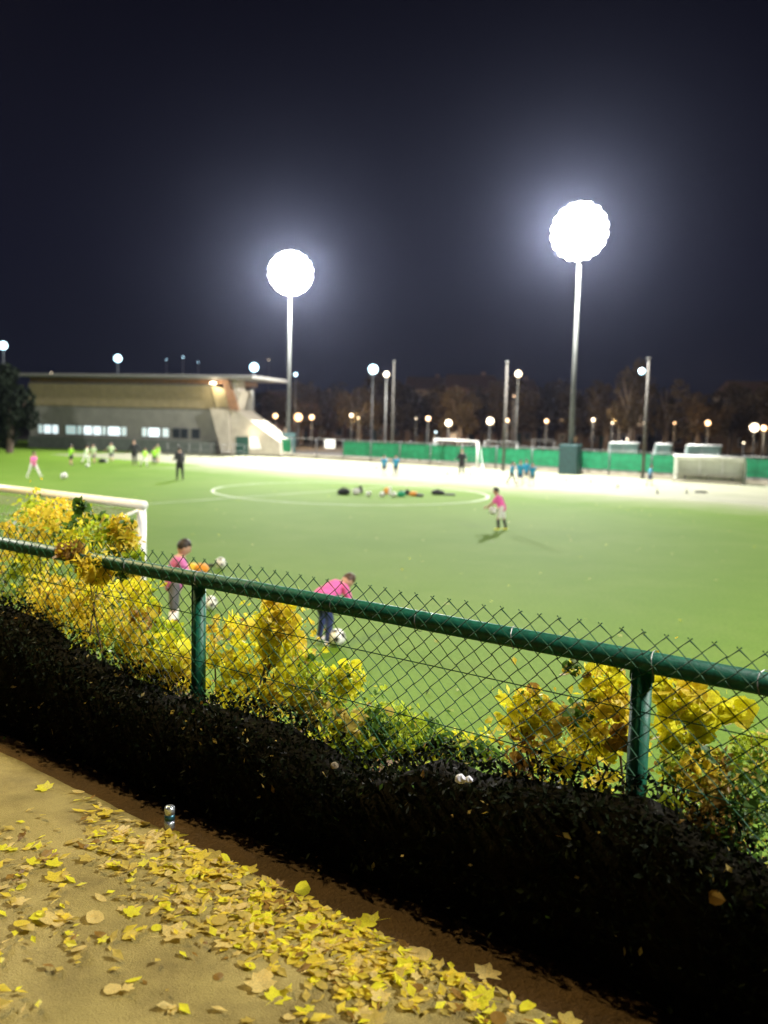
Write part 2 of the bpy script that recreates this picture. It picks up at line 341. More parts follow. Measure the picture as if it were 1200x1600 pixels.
def pick(rr, pal):
    t = rr.random() * sum(pal.values())
    for k, v in pal.items():
        t -= v
        if t <= 0: return k
    return k
def bush(label, blobs, n_big, big, n_small, small, pal, seed, kindleaf='round', group=None, ns=9, cat='shrub'):
    """blobs: (px, py, v, rx, rz, weight) with px, py image pixels cast onto the plane at v, radii in metres"""
    rr = random.Random(seed)
    B = [(PV(px, py, v), rx, rz, wt) for px, py, v, rx, rz, wt in blobs]  # blob centres taken from image pixels, cast out to distance v
    s0 = sum(sv(b[0])[0] for b in B) / len(B); v0 = max(3.0, sum(sv(b[0])[1] for b in B) / len(B))
    base = SV(s0, v0, zbank(v0) - .02)
    t = thing('leafy_shrub', label, cat, base, 0, group)
    W = [b[3] for b in B]
    def samp(shell=.35):
        b = rr.choices(B, W)[0]
        while True:
            q = Vector((rr.uniform(-1, 1), rr.uniform(-1, 1), rr.uniform(-1, 1)))
            if q.length <= 1: break
        L_ = q.length; q = q / max(L_, 1e-4) * (L_ ** shell)
        wob = 1 + .35 * noise.noise(Vector((q.x * 2 + seed, q.y * 2, q.z * 2)))
        return b[0] + U_ * (q.x * b[1] * wob) + V_ * (q.y * min(b[1], .22) * .8) + Vector((0, 0, q.z * b[2] * wob))
    tips = []
    bm = bmesh.new()
    for k in range(ns):
        e_ = samp(.6); s_ = base + Vector((rr.uniform(-.25, .25), rr.uniform(-.1, .1), 0)) + (Vector((e_.x, e_.y, base.z)) - base) * .6
        mid = s_.lerp(e_, .5) + Vector((rr.uniform(-.06, .06), rr.uniform(-.06, .06), .08))
        q = [s_ * (1 - a) ** 2 + mid * 2 * a * (1 - a) + e_ * a * a - base for a in (0, .25, .5, .75, 1)]
        bm2 = bmesh.new(); tube(bm2, q, [.008, .0065, .005, .004, .002], 5); bm_obj('stem', bm2, M['stem'], t, smooth=True)
        tips += [x + base for x in q[2:]]
    bm.free()
    # clumps of colour: leaves near each other share a hue
    cl = [(samp(.5), pick(rr, pal)) for _ in range(max(5, n_big // 10))]
    def colour(p):
        if rr.random() < .25: return pick(rr, pal)
        return min(cl, key=lambda c: (c[0] - p).length)[1]
    for k in range(min(n_big, 299)):
        p = samp() if rr.random() < .72 else rr.choice(tips) + Vector((rr.gauss(0, .04), rr.gauss(0, .04), rr.gauss(0, .04)))
        o = bpy.data.objects.new('leaf', LF(kindleaf, colour(p), rr.randrange(3))); C.objects.link(o); o.parent = t
        sz = big * rr.uniform(.6, 1.15); o.location = p - base; o.scale = (sz, sz, sz); o.rotation_euler = (rr.uniform(.2, 1.7), rr.uniform(-.7, .7), AZ + rr.uniform(-1.0, 1.0))
    if n_small:
        it = []
        for k in range(n_small):
            p = samp(.5) if rr.random() < .7 else rr.choice(tips) + Vector((rr.gauss(0, .06), rr.gauss(0, .06), rr.gauss(0, .05)))
            it.append((p - base, small * rr.uniform(.5, 1.3), colour(p), reul(rr)))
        leafcloud('small_foliage', it, t)
    return t
YG = dict(yellow=7, gold=4, brown=1, lime=2); GR = dict(green=5, lime=3, ochre=2, gold=1); YY = dict(yellow=8, gold=3, lime=1)
BR = dict(brown=4, gold=4, ochre=3, yellow=2); LG = dict(lime=4, green=4, yellow=1, ochre=1)
bush('tall green and ochre shrub rising above the rail in front of the near goal',
     [(60, 830, 3.3, .30, .16, 2), (150, 850, 3.3, .25, .20, 3), (20, 900, 3.2, .3, .2, 2), (195, 880, 3.3, .12, .18, 2.2), (190, 830, 3.3, .10, .10, 1), (90, 800, 3.5, .35, .09, 1.2), (125, 790, 3.3, .04, .04, .3)],
     230, .070, 5200, .046, dict(green=4, lime=4, ochre=2, gold=3, yellow=3), 11, ns=12)
bush('bright yellow shrub pushing through the mesh left of the fence post',
     [(100, 940, 2.95, .22, .14, 2), (180, 960, 2.95, .24, .2, 3), (240, 1020, 2.95, .22, .14, 3), (150, 890, 2.74, .10, .07, 1), (110, 860, 2.72, .08, .05, .5), (270, 1060, 2.95, .12, .08, 1), (258, 990, 3.05, .10, .07, .8), (222, 945, 3.1, .08, .13, 1)],
     299, .078, 4200, .044, YG, 12, ns=12)
bush('golden shrub with a bright yellow spray just right of the fence post',
     [(432, 985, 2.98, .10, .15, 4), (370, 1010, 3.0, .20, .15, 3), (385, 1075, 2.95, .16, .10, 2), (455, 1075, 2.95, .09, .09, 1)],
     280, .074, 2000, .036, dict(yellow=6, gold=4, brown=1.5), 13, ns=10)
bush('loose yellow green shrub under the bending child',
     [(500, 1085, 3.05, .14, .13, 3), (550, 1060, 3.1, .07, .08, 1), (560, 1150, 3.0, .14, .11, 3), (470, 1040, 3.1, .08, .08, 1)],
     190, .056, 2600, .034, dict(lime=5, yellow=3, green=3, ochre=2), 14, ns=9)
bush('low green leafy shrub in the gap between the golden shrubs',
     [(640, 1150, 3.1, .18, .08, 3), (720, 1170, 3.1, .14, .06, 2), (610, 1120, 3.2, .12, .06, 1)],
     110, .045, 3000, .032, LG, 15, ns=7)
bush('brown and yellow shrub left of the right fence post',
     [(830, 1110, 2.95, .085, .09, 2), (870, 1150, 2.95, .16, .11, 3), (945, 1070, 3.0, .08, .10, 2), (940, 1130, 2.95, .12, .10, 2), (895, 1045, 3.0, .03, .03, .3)],
     260, .062, 2000, .032, dict(brown=2, gold=4, ochre=2, yellow=5, green=1), 16, ns=10)
bush('large leaved yellow shrub right of the right fence post',
     [(1050, 1080, 2.95, .08, .09, 3), (1095, 1105, 2.95, .07, .06, 2), (1140, 1110, 3.0, .045, .03, .6), (1060, 1140, 2.95, .08, .07, 2)],
     95, .085, 500, .032, YY, 17, ns=8)
bush('low olive shrub with small speckled leaves at the right edge',
     [(1090, 1200, 2.9, .12, .08, 3), (1160, 1250, 2.85, .12, .10, 3), (1190, 1180, 3.0, .10, .07, 2), (1120, 1290, 2.75, .10, .06, 2)],
     150, .040, 4600, .024, dict(green=6, ochre=3, lime=2, brown=3, gold=1), 18, ns=9)

# dark ivy hedge between the path and the fence
prof = [(-60, 925), (20, 940), (70, 965), (130, 1010), (200, 1045), (300, 1085), (400, 1105), (500, 1145), (560, 1190), (620, 1195), (680, 1165), (740, 1190), (900, 1215), (1000, 1225), (1060, 1255), (1130, 1300), (1220, 1345), (1300, 1350)]
PR = [(sv(PV(px, py, 2.66))[0], PV(px, py, 2.66).z) for px, py in prof]
PR = [(-14, 2.2), (-8, 2.15)] + PR + [(2, PR[-1][1]), (5, PR[-1][1] + .1)]
def ztop(s):
    for a, b in zip(PR, PR[1:]):
        if a[0] <= s <= b[0]: return a[1] + (b[1] - a[1]) * (s - a[0]) / (b[0] - a[0])
    return PR[0][1] if s < PR[0][0] else PR[-1][1]
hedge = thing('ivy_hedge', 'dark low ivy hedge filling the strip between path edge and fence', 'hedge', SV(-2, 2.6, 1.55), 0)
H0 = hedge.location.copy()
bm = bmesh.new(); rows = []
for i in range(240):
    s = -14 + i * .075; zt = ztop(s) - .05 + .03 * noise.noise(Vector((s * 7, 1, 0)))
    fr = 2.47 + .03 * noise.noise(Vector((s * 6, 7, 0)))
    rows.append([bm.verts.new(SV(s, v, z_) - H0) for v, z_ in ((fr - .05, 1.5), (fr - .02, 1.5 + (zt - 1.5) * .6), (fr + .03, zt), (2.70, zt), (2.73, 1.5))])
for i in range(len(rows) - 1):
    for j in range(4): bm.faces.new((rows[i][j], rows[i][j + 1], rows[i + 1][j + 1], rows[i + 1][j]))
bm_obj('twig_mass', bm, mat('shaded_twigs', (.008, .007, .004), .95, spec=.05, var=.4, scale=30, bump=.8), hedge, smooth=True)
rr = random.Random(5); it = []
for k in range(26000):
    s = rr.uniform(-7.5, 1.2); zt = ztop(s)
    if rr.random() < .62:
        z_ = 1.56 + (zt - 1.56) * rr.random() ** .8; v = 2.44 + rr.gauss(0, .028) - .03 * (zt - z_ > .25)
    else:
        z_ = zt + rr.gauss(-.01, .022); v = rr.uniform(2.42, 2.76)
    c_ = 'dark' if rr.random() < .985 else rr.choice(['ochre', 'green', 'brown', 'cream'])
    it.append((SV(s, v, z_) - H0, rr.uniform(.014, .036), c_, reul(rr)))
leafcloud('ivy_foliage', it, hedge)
# ground cover on the bank beyond the fence
rr = random.Random(9); it = []
for k in range(16000):
    s = rr.uniform(-11, 4); v = rr.uniform(2.9, 6.2)
    it.append((SV(s, v, zbank(v) + rr.random() ** 2 * .12), rr.uniform(.02, .06), rr.choice(['green', 'green', 'green', 'lime', 'ochre', 'dark']), reul(rr)))
tag(leafcloud('ground_cover', it), 'low green ground cover on the bank below the fence', 'ground cover', kind='stuff')

# ------------------------------------------------------------------ fallen leaves
rr = random.Random(21)
grp = 'fallen leaves on the path'
def path_leaf(px, py, size, kind, c, label, rot=None, tilt=.25, lift=.006):
    p = P(px, py, 1.6); s, v, _ = sv(p)
    o = bpy.data.objects.new('fallen_leaf', LF(kind, c, rr.randrange(3))); C.objects.link(o)
    o.location = p + Vector((0, 0, lift + size * .03)); o.scale = (size,) * 3
    o.rotation_euler = (rr.uniform(-tilt, tilt), rr.uniform(-tilt, tilt), rr.uniform(0, 6.28) if rot is None else rot)
    tag(o, label, 'leaf', grp); return o
path_leaf(267, 1464, .135, 'lobed', 'cream', 'large cream lobed leaf lying alone on bare path left of centre', 0.4)
path_leaf(410, 1545, .115, 'lobed', 'cream', 'pale lobed leaf near the bottom edge lying over a yellow leaf', 2.2)
path_leaf(430, 1562, .095, 'lobed', 'yellow', 'yellow leaf half under the pale lobed leaf near the bottom', 1.0, lift=.001)
path_leaf(580, 1443, .125, 'lobed', 'yellow', 'large yellow lobed leaf on the rim of the drift at path edge', 3.0)
path_leaf(755, 1525, .115, 'lobed', 'cream', 'pale yellow lobed leaf at the path edge right of the drift', .2)
path_leaf(358, 1390, .075, 'round', 'cream', 'small whitish leaf in the middle of the drift', .2)
path_leaf(655, 1496, .075, 'round', 'cream', 'whitish rounded leaf below the right end of the drift')
path_leaf(148, 1438, .065, 'round', 'cream', 'pale curled leaf on the bare path at left')
path_leaf(158, 1464, .055, 'oval', 'brown', 'brown oval leaf beside the pale curled leaf at left')
path_leaf(208, 1535, .055, 'oval', 'yellow', 'bright yellow oval leaf low left')
path_leaf(176, 1550, .055, 'round', 'cream', 'dull cream leaf touching the yellow oval one low left')
path_leaf(423, 1491, .050, 'round', 'yellow', 'single bright yellow leaf below the centre of the drift')
path_leaf(738, 1560, .045, 'round', 'yellow', 'small vivid yellow leaf left of the last rim leaf')
path_leaf(826, 1577, .050, 'round', 'yellow', 'vivid yellow leaf nearest the bottom right path edge')
path_leaf(474, 1398, .055, 'round', 'yellow', 'yellow leaf standing up on the rim of the drift', tilt=1.0, lift=.02)
path_leaf(352, 1348, .055, 'round', 'yellow', 'yellow leaf at the upper rim of the drift', tilt=.8, lift=.015)
path_leaf(35, 1310, .07, 'lobed', 'brown', 'dark brown curled leaf far left on the path', tilt=.5)
def edge_y(x): return 1175 + .472 * x
def density(x, y):
    d = y - edge_y(x)                     # how far below the rim
    if d < 6 or x < -60 or x > 1000 or y > 1640: return 0
    if x < 120: return .22 if 110 < d < 260 else (.07 if d > 60 else .02)
    t = d / (165 if x < 600 else 110)
    k = max(0, 1 - t) ** .6
    if x < 250: k *= .75
    if x > 560: k *= max(.30, 1 - (x - 560) / 300)
    return max(k, .06)
n = 0; cand = []; tries = 0
while n < 270 and tries < 30000:
    tries += 1
    x_, y_ = rr.uniform(-40, 950), rr.uniform(1190, 1610)
    if rr.random() > density(x_, y_): continue
    big = rr.random() < .22
    c_ = pick(rr, dict(yellow=5, gold=4, ochre=5, cream=4, brown=1))
    shp = rr.choice(['lobed', 'lobed', 'lobed']) if big else rr.choice(['round', 'oval', 'lobed'])
    o = path_leaf(x_, y_, rr.uniform(.07, .12) if big else rr.uniform(.03, .065), shp, c_, 'leaf', tilt=.24, lift=rr.uniform(.001, .010)); n += 1
    cand.append((o, x_, y_, ('large ' if big else 'small ') + dict(yellow='yellow', gold='golden', ochre='dull ochre', cream='pale cream', brown='brown')[c_] + ' ' + dict(round='rounded', oval='oval', lobed='lobed')[shp] + ' leaf'))
LMK = [(265, 1285, 'the drink can'), (267, 1464, 'the big cream leaf alone on the path'), (410, 1545, 'the pale leaf over the yellow one'), (580, 1443, 'the large yellow rim leaf'), (755, 1525, 'the pale leaf at the path edge'), (358, 1390, 'the whitish leaf amid the drift'), (655, 1496, 'the whitish rounded leaf'), (148, 1438, 'the pale curled leaf'), (208, 1535, 'the yellow oval leaf low left'), (475, 1380, 'the leaf standing on the rim'), (826, 1577, 'the vivid yellow leaf bottom right'), (35, 1310, 'the brown curled leaf far left')]
seen = {}
for o, x_, y_, lb in sorted(cand, key=lambda q: min(math.hypot(q[1] - l[0], q[2] - l[1]) for l in LMK)):
    l = min(LMK, key=lambda l: math.hypot(x_ - l[0], y_ - l[1])); dx, dy = x_ - l[0], y_ - l[1]
    dr = ('right of' if dx > 0 else 'left of') if abs(dx) > abs(dy) else ('below' if dy > 0 else 'above')
    t_ = (lb, dr, l[2]); seen[t_] = seen.get(t_, 0) + 1
    o['label'] = ['', 'second closest ', 'third closest ', 'fourth closest ', 'fifth closest ', 'farther '][min(5, seen[t_] - 1)] + ' '.join(t_)
it = []; tries = 0
while len(it) < 1050 and tries < 60000:
    tries += 1
    x_, y_ = rr.uniform(-60, 990), rr.uniform(1180, 1640)
    if rr.random() > density(x_, y_) ** 1.3: continue
    p = P(x_, y_, 1.6); it.append((p + Vector((0, 0, rr.uniform(.004, .016))), rr.uniform(.02, .055), pick(rr, dict(gold=5, ochre=6, yellow=3, cream=1, brown=1)), Euler((rr.uniform(-.4, .4), rr.uniform(-.4, .4), rr.uniform(0, 6.28)))))
tag(leafcloud('leaf_litter', it), 'crumbled ochre leaf litter under the drift along the path edge', 'leaf litter', kind='stuff')
it = []
for k in range(420):
    v = 8 + 30 * rr.random() ** 1.3; s = rr.uniform(-30, 12)
    it.append((SV(s, v, .02), rr.uniform(.04, .10), rr.choice(['cream', 'ochre', 'yellow']), Euler((rr.uniform(-.3, .3), rr.uniform(-.3, .3), rr.uniform(0, 6)))))
tag(leafcloud('turf_leaf_litter', it), 'sparse pale leaves blown over the turf', 'leaf litter', kind='stuff')
# litter
p = P(265, 1294, 1.6)
can = thing('drink_can', 'small upright drink can with pale base on the path edge above the leaf drift', 'can', p)
bm = bmesh.new(); tube(bm, [(0, 0, 0), (0, 0, .006), (0, 0, .045)], [.022, .026, .026], 16); bm_obj('base', bm, M['foil'], can, smooth=True)
bm = bmesh.new(); tube(bm, [(0, 0, .045), (0, 0, .075)], .0262, 16); bm_obj('band', bm, M['label'], can, smooth=True)
bm = bmesh.new(); tube(bm, [(0, 0, .075), (0, 0, .105), (0, 0, .115)], [.0262, .0262, .021], 16); bm_obj('top', bm, M['foil'], can, smooth=True)
def crumple(name, loc, s, m, label, cat):
    bm = bmesh.new(); bmesh.ops.create_icosphere(bm, subdivisions=2, radius=1)
    for v in bm.verts: v.co = Vector((v.co.x * s[0], v.co.y * s[1], v.co.z * s[2])) * (1 + .45 * noise.noise(v.co * 2.3 + Vector(loc)))
    return tag(bm_obj(name, bm, m, loc=loc), label, cat)
can.scale = (.78, .78, .78)
crumple('paper_scrap', PV(720, 1217, 2.41), (.018, .012, .014), M['paper'], 'small white scrap caught on the dark hedge in the middle', 'litter')
crumple('paper_scrap', PV(733, 1218, 2.41), (.012, .010, .010), M['paper'], 'tiny bluish white scrap touching the larger scrap on the hedge', 'litter')
crumple('paper_scrap', PV(523, 1196, 2.41), (.014, .010, .012), mat('brown_paper', (.25, .2, .13), .8), 'dull brown scrap caught low on the hedge', 'litter')
o = path_leaf(1118, 1400, .045, 'round', 'brown', 'single brown leaf caught on the dark hedge at lower right'); o.location = PV(1118, 1402, 2.40); o.rotation_euler = (1.2, 0, AZ)

# ------------------------------------------------------------------ floodlight masts
def mast(label, base, H, look, power, group='floodlight masts around the pitch', pad=True):
    t = thing('floodlight_mast', label, 'floodlight mast', base, math.atan2(look.y - base.y, look.x - base.x) - math.pi / 2, group)
    tubeo('pole', [(0, 0, 0), (0, 0, H * .5), (0, 0, H)], [.19, .145, .09], M['mast'], t, 16)
    if pad:
        boxo('padding', (0, 0, 1.02), (1.25, 1.25, 2.0), M['pad'], t, bev=.05)
    bm = bmesh.new(); box(bm, (0, -.04, .5), (.30, .02, .7), bev=.01); bm_obj('hatch', bm, M['steel'], t, (0, -.22, 2.4))
    f = boxo('head_frame', (0, .02, H), (3.0, .10, .10), M['darksteel'], t, bev=.01)
    bm = bmesh.new()
    for zz in (-1.455, -.97, -.485, 0, .485, .97, 1.455): box(bm, (0, 0, H + zz), (3.5 - abs(zz) * 1.15, .06, .06))
    for xx in (-1.1, 1.1): box(bm, (xx, .06, H), (.07, .07, 2.6))
    bm_obj('cross_bars', bm, M['darksteel'], t)
    for rad_, cnt in ((0, 1), (.56, 6), (1.10, 12), (1.64, 18)):
        for k in range(cnt):
            x_ = rad_ * math.cos(2 * math.pi * (k + .5) / cnt); row = rad_ * math.sin(2 * math.pi * (k + .5) / cnt)
            bm = bmesh.new(); tube(bm, [(0, -.22, .06), (0, .0, .02), (0, .16, -.02), (0, .20, -.03)], [.10, .22, .285, .285], 16)
            h = bm_obj('lamp_housing', bm, M['darksteel'], t, (x_, .12, H + row), smooth=True)
            bm = bmesh.new(); bmesh.ops.create_uvsphere(bm, u_segments=12, v_segments=6, radius=.29)
            for v in bm.verts: v.co = Vector((v.co.x, .21 + v.co.y * .35, v.co.z - .03))
            bm_obj('lens', bm, M['lamp'], h, smooth=True)
    pt_light('mast_light', power, (1, .97, .93), .6, t, (0, 2.2, H - .3))
    return t
aim = SV(-22, 26)
mast('left floodlight mast in the photo, by the end of the sloping concrete wall', P(450, 712), 16.1, aim, MAST_W)
mast('tall right floodlight mast standing in front of the green screen', P(890, 741), 16.1, aim, MAST_W)
mast('near side floodlight mast on the left touchline corner out of view', SV(-46, 8), 16.1, aim, NEAR_W)
mast('near side floodlight mast on the right touchline corner out of view', SV(15, 10), 16.1, aim, NEAR_W)

# sodium street lamp in the verge, left of the view
t = thing('street_lamp', 'sodium path lamp on the verge beyond the left end of the hedge', 'street lamp', SV(-11.5, 3.35, 1.5), 0)
tubeo('pole', [(0, 0, 0), (0, 0, 7.0), (.2, -.2, 7.5), (.6, -.5, 7.6)], [.08, .06, .05, .04], M['darksteel'], t, 12)
boxo('lamp_head', (.75, -.6, 7.62), (.5, .22, .12), M['darksteel'], t, rz=-.65, bev=.03)
boxo('lens', (.75, -.6, 7.54), (.4, .16, .05), M['warm'], t, rz=-.65, bev=.02)
pt_light('sodium_light', SODIUM_W, (1, .76, .32), .12, t, (.75, -.6, 7.35))

# ------------------------------------------------------------------ ball-stop posts, far fence
for (px, by, ty, lab) in ((612, 720, 565, 'bare tall net post behind the standing blue children'), (786, 736, 566, 'tall net post just right of the far goals'), (1004, 748, 560, 'tall net post carrying a small lamp right of the big mast')):
    b = P(px, by); h = PY(px, ty, b.y).z
    t = thing('net_post', lab, 'post', b, 0, 'tall net posts along the far fence')
    tubeo('pole', [(0, 0, 0), (0, 0, h)], [.10, .07], M['postpaint'], t, 10)
    boxo('cap', (0, 0, h + .04), (.26, .26, .08), M['steel'], t, bev=.01)
    boxo('foot_plate', (0, 0, .03), (.4, .4, .05), M['steel'], t)
ff = thing('far_fence', 'green screened pitch fence with pale kerb along the far side', 'fence', SV(-56, 57.2), AZ)
N = 27; W_ = 2.9
pa = po = pb = pc = None
for k in range(N):
    x_ = k * W_
    for nm in ('post', 'screen_panel', 'kerb_block', 'top_rail'):
        if nm == 'screen_panel' and k in (1, 2): continue
        if nm == 'post':
            if po is None: po = tubeo('post', [(0, 0, 0), (0, 0, 1.75)], .035, M['darksteel'], ff); q = po
            else: q = po.copy(); C.objects.link(q)
        elif nm == 'screen_panel':
            if pa is None:
                bm = bmesh.new(); nx = 12; g = [[bm.verts.new((.04 + (W_ - .08) * i / nx, .02 * math.sin(i * 1.9 + j) + .012 * math.sin(i * 3.1), .42 + 1.13 * j / 3)) for j in range(4)] for i in range(nx + 1)]
                for i in range(nx):
                    for j in range(3): bm.faces.new((g[i][j], g[i + 1][j], g[i + 1][j + 1], g[i][j + 1]))
                pa = bm_obj('screen_panel', bm, M['screen'], ff, smooth=True); q = pa
            else: q = pa.copy(); C.objects.link(q)
        elif nm == 'kerb_block':
            if pb is None: pb = boxo('kerb_block', (W_ / 2, .12, .16), (W_ - .02, .18, .30), M['concrete'], ff, bev=.015); q = pb
            else: q = pb.copy(); C.objects.link(q)
        else:
            if pc is None: pc = tubeo('top_rail', [(.036, 0, 1.68), (W_ - .036, 0, 1.68)], .024, M['steel'], ff); q = pc
            else: q = pc.copy(); C.objects.link(q)
        q.location = (x_, 0, 0)
b = P(516, 715); o = boxo('notice_board', (0, 0, 1.2), (1.15, .04, .75), M['white'], rz=AZ); o.location = b + V_ * -.1
tag(o, 'blank white board fixed to the far green fence left of the goals', 'sign')

# goals
def goal(label, A, B, H, back, depth=1.1, rad=.055, gm='white', group='portable goals', netres=.14):
    t = thing('football_goal', label, 'goal', A, 0, group); D = B - A; bk = back.normalized() * depth; z = Vector((0, 0, 1))
    q = Vector((0, 0, 0))
    tubeo('post', [q, q + z * (H - rad)], rad, M[gm], t, 12); tubeo('post', [D, D + z * (H - rad)], rad, M[gm], t, 12)
    e_ = D.normalized() * rad
    tubeo('crossbar', [q + z * H - e_, D + z * H + e_], rad, M[gm], t, 12)
    for s_ in (q, D):
        tubeo('side_frame', [s_ + z * (H - .05), s_ + z * (H - .15) + bk * .35, s_ + bk + z * .05, s_ + z * .04], .022, M[gm], t, 8)
    tubeo('ground_bar', [q + bk + z * .04, D + bk + z * .04], .025, M[gm], t, 8)
    bm = bmesh.new(); L_ = D.length; n = int(L_ / netres); prf = [z * (H - .08) + bk * .04, z * (H - .15) + bk * .4, z * H * .5 + bk * .72, z * .05 + bk]
    for i in range(n + 1): tube(bm, [D * (i / n) + c for c in prf], .004, 3)
    for j in range(int(2.6 / netres)):
        tt = j / int(2.6 / netres) * 3; a = int(min(tt, 2.999)); c = prf[a].lerp(prf[a + 1], tt - a); tube(bm, [c, D + c], .004, 3)
    for s_ in (q, D):
        for j in range(1, 12):
            zz = H * j / 12; tube(bm, [s_ + z * zz, s_ + z * zz + bk * min(1, (1.05 - j / 12))], .004, 3)
        for j in range(1, 7): tube(bm, [s_ + bk * j / 7 + z * .05, s_ + bk * j / 7 + z * (H * (1 - (j / 7) ** 2 * .8))], .004, 3)
    nn = bm_obj('net', bm, M['net'], t)
    return t
A = PY(221, 789, 11.1); A.z = 0
Hn = PY(221, 789, 11.1).z
goal('white goal frame close behind the fence at the left edge', A, A - U_ * 6.0, Hn, -V_, 1.0, .058, netres=.12)
goal('far white goal behind the man in black', P(745, 733), P(678, 727), 2.0, V_, .9, .06, netres=.55)
goal('far goal whose crossbar continues right of the first far goal', P(798, 732) + V_ * .8, P(747, 730) + V_ * .8, 1.95, V_, .9, .035, 'steel', netres=.9)
goal('rearmost thin goal close to the large mast', P(840, 731) + V_ * 2.6, P(806, 727) + V_ * 2.6, 2.1, V_, .9, .025, 'postpaint', netres=.9)
# bench by the far fence
t = thing('bench', 'long pale bench in front of the green screen left of the goals', 'bench', P(655, 725), AZ)
boxo('seat', (0, 0, .82), (3.0, .35, .07), M['white'], t, bev=.01)
for x_ in (-1.3, 0, 1.3): boxo('leg', (x_, 0, .39), (.07, .3, .78), M['steel'], t)
# main dugout
def dugout(label, base, Wd, Hh, Dp, m, rz, group, bench=True):
    t = thing('dugout', label, 'dugout', base, rz, group)
    prf = [(Dp, .0), (Dp, .5 * Hh), (Dp * .93, .8 * Hh), (Dp * .7, .97 * Hh), (Dp * .3, Hh), (0, .99 * Hh)]
    n = max(2, int(Wd / 1.1))
    for k in range(n):
        bm = bmesh.new(); x0, x1 = -Wd / 2 + Wd * k / n + .025, -Wd / 2 + Wd * (k + 1) / n - .025
        for (a, b) in zip(prf, prf[1:]):
            bm.faces.new([bm.verts.new(c) for c in ((x0, a[0], a[1]), (x1, a[0], a[1]), (x1, b[0], b[1]), (x0, b[0], b[1]))])
        bmesh.ops.remove_doubles(bm, verts=bm.verts, dist=.001)
        bmesh.ops.solidify(bm, geom=bm.faces[:], thickness=.02); bm_obj('roof_panel', bm, m, t)
    for k in range(n + 1):
        x_ = -Wd / 2 + Wd * k / n; tubeo('rib', [(x_, a, b + .01) for a, b in prf], .03, M['white'], t, 6)
    tubeo('front_beam', [(-Wd / 2, 0, Hh), (Wd / 2, 0, Hh)], .05, M['white'], t, 8)
    for x_ in (-Wd / 2, Wd / 2):
        bm = bmesh.new(); bm.faces.new([bm.verts.new((x_, a, b)) for a, b in [(0.25, .0)] + prf[:-1] + [(.25, Hh * .97)]]); bmesh.ops.solidify(bm, geom=bm.faces[:], thickness=.015); bm_obj('side_panel', bm, m, t)
    if bench:
        boxo('bench_seat', (0, Dp * .55, .42), (Wd - .2, .4, .06), M['concrete'], t, bev=.01)
        boxo('base_beam', (0, .1, .08), (Wd, .14, .15), M['concrete'], t, bev=.01)
        for x_ in (-Wd * .35, 0, Wd * .35): boxo('bench_leg', (x_, Dp * .55, .2), (.06, .3, .38), M['steel'], t)
a_, b_ = P(1050, 752), P(1158, 758)
dd = b_ - a_
dugout('long white team dugout on the pale apron at the right', (a_ + b_) / 2, dd.length, 1.62, 1.1, M['poly'], math.atan2(dd.y, dd.x), 'dugouts')
for k, (x0, x1, yt, lab) in enumerate(((955, 998, 692, 'small bluish shelter behind the green fence left of the lamp post'), (1027, 1050, 694, 'narrow shelter behind the green fence right of the lamp post'), (1077, 1127, 696, 'rounded white shelter peeking over the long dugout'))):
    q0, q1 = PY((x0 + x1) / 2, yt, 66), None
    dugout(lab, (q0.x, q0.y, 0), (x1 - x0) / F * 66, q0.z, 1.2, M['polyblue'], R(-8), 'dugouts', False)

# ------------------------------------------------------------------ club building
A = P(45, 699); B = P(337, 710); A.z = B.z = 0
E1 = (B - A).normalized(); LN = (B - A).length; brz = math.atan2(E1.y, E1.x)
bt = thing('club_building', 'long low clubhouse with ochre upper band and projecting flat roof', 'building', A, brz)
boxo('lower_wall', (LN / 2, 4.0, 1.98), (LN, 7.6, 3.95), M['wallgrey'], bt)
boxo('upper_wall', (LN / 2, 3.9, 4.97), (LN, 7.5, 1.98), M['wallgrey'], bt)
npan = 13
for k in range(npan):
    boxo('cladding_panel', (LN * (k + .5) / npan, .10, 5.02), (LN / npan - .02, .06, 2.06), M['clad'], bt, bev=.01)
boxo('fascia_shadow_gap', (LN / 2, .3, 6.12), (LN, .3, .14), M['darksteel'], bt)
boxo('roof', (LN / 2 + 2.0, 2.2, 6.75), (LN + 4.8, 8.5, .26), M['roof'], bt, bev=.03)
boxo('roof_soffit', (LN / 2 + .6, 3.2, 6.40), (LN + 1.0, 6.0, .40), M['timber'], bt)
boxo('plinth', (LN / 2, .06, .55), (LN, .25, 1.1), mat('plinth_render', (.10, .12, .10), .85, .2, 2), bt)
def bx(px): 
    d = ray(px, 675); # intersection with facade line
    n_ = Vector((-E1.y, E1.x, 0)); k = (A - EYE).dot(n_) / d.dot(n_); return (EYE + d * k - A).dot(E1)
wins = [(58, 66, 'windim'), (67, 79, 'win'), (80, 90, 'win'), (101, 118, 'windim'), (119, 127, 'windim'), (129, 143, 'win'), (144, 157, 'win'), (158, 165, 'windim'), (167, 187, 'win'), (188, 197, 'windim'), (220, 229, 'windim'), (230, 249, 'win'), (252, 263, 'windim'), (268, 280, 'glassdark'), (281, 293, 'glassdark'), (298, 311, 'glassdark')]
for x0, x1, mm in wins:
    a, b = bx(x0), bx(x1)
    fr = boxo('window', ((a + b) / 2, .17, 1.78), (b - a - .02, .06, .92), M['darksteel'], bt)
    boxo('pane', ((a + b) / 2, .13, 1.78), (b - a - .12, .04, .78), M[mm], fr)
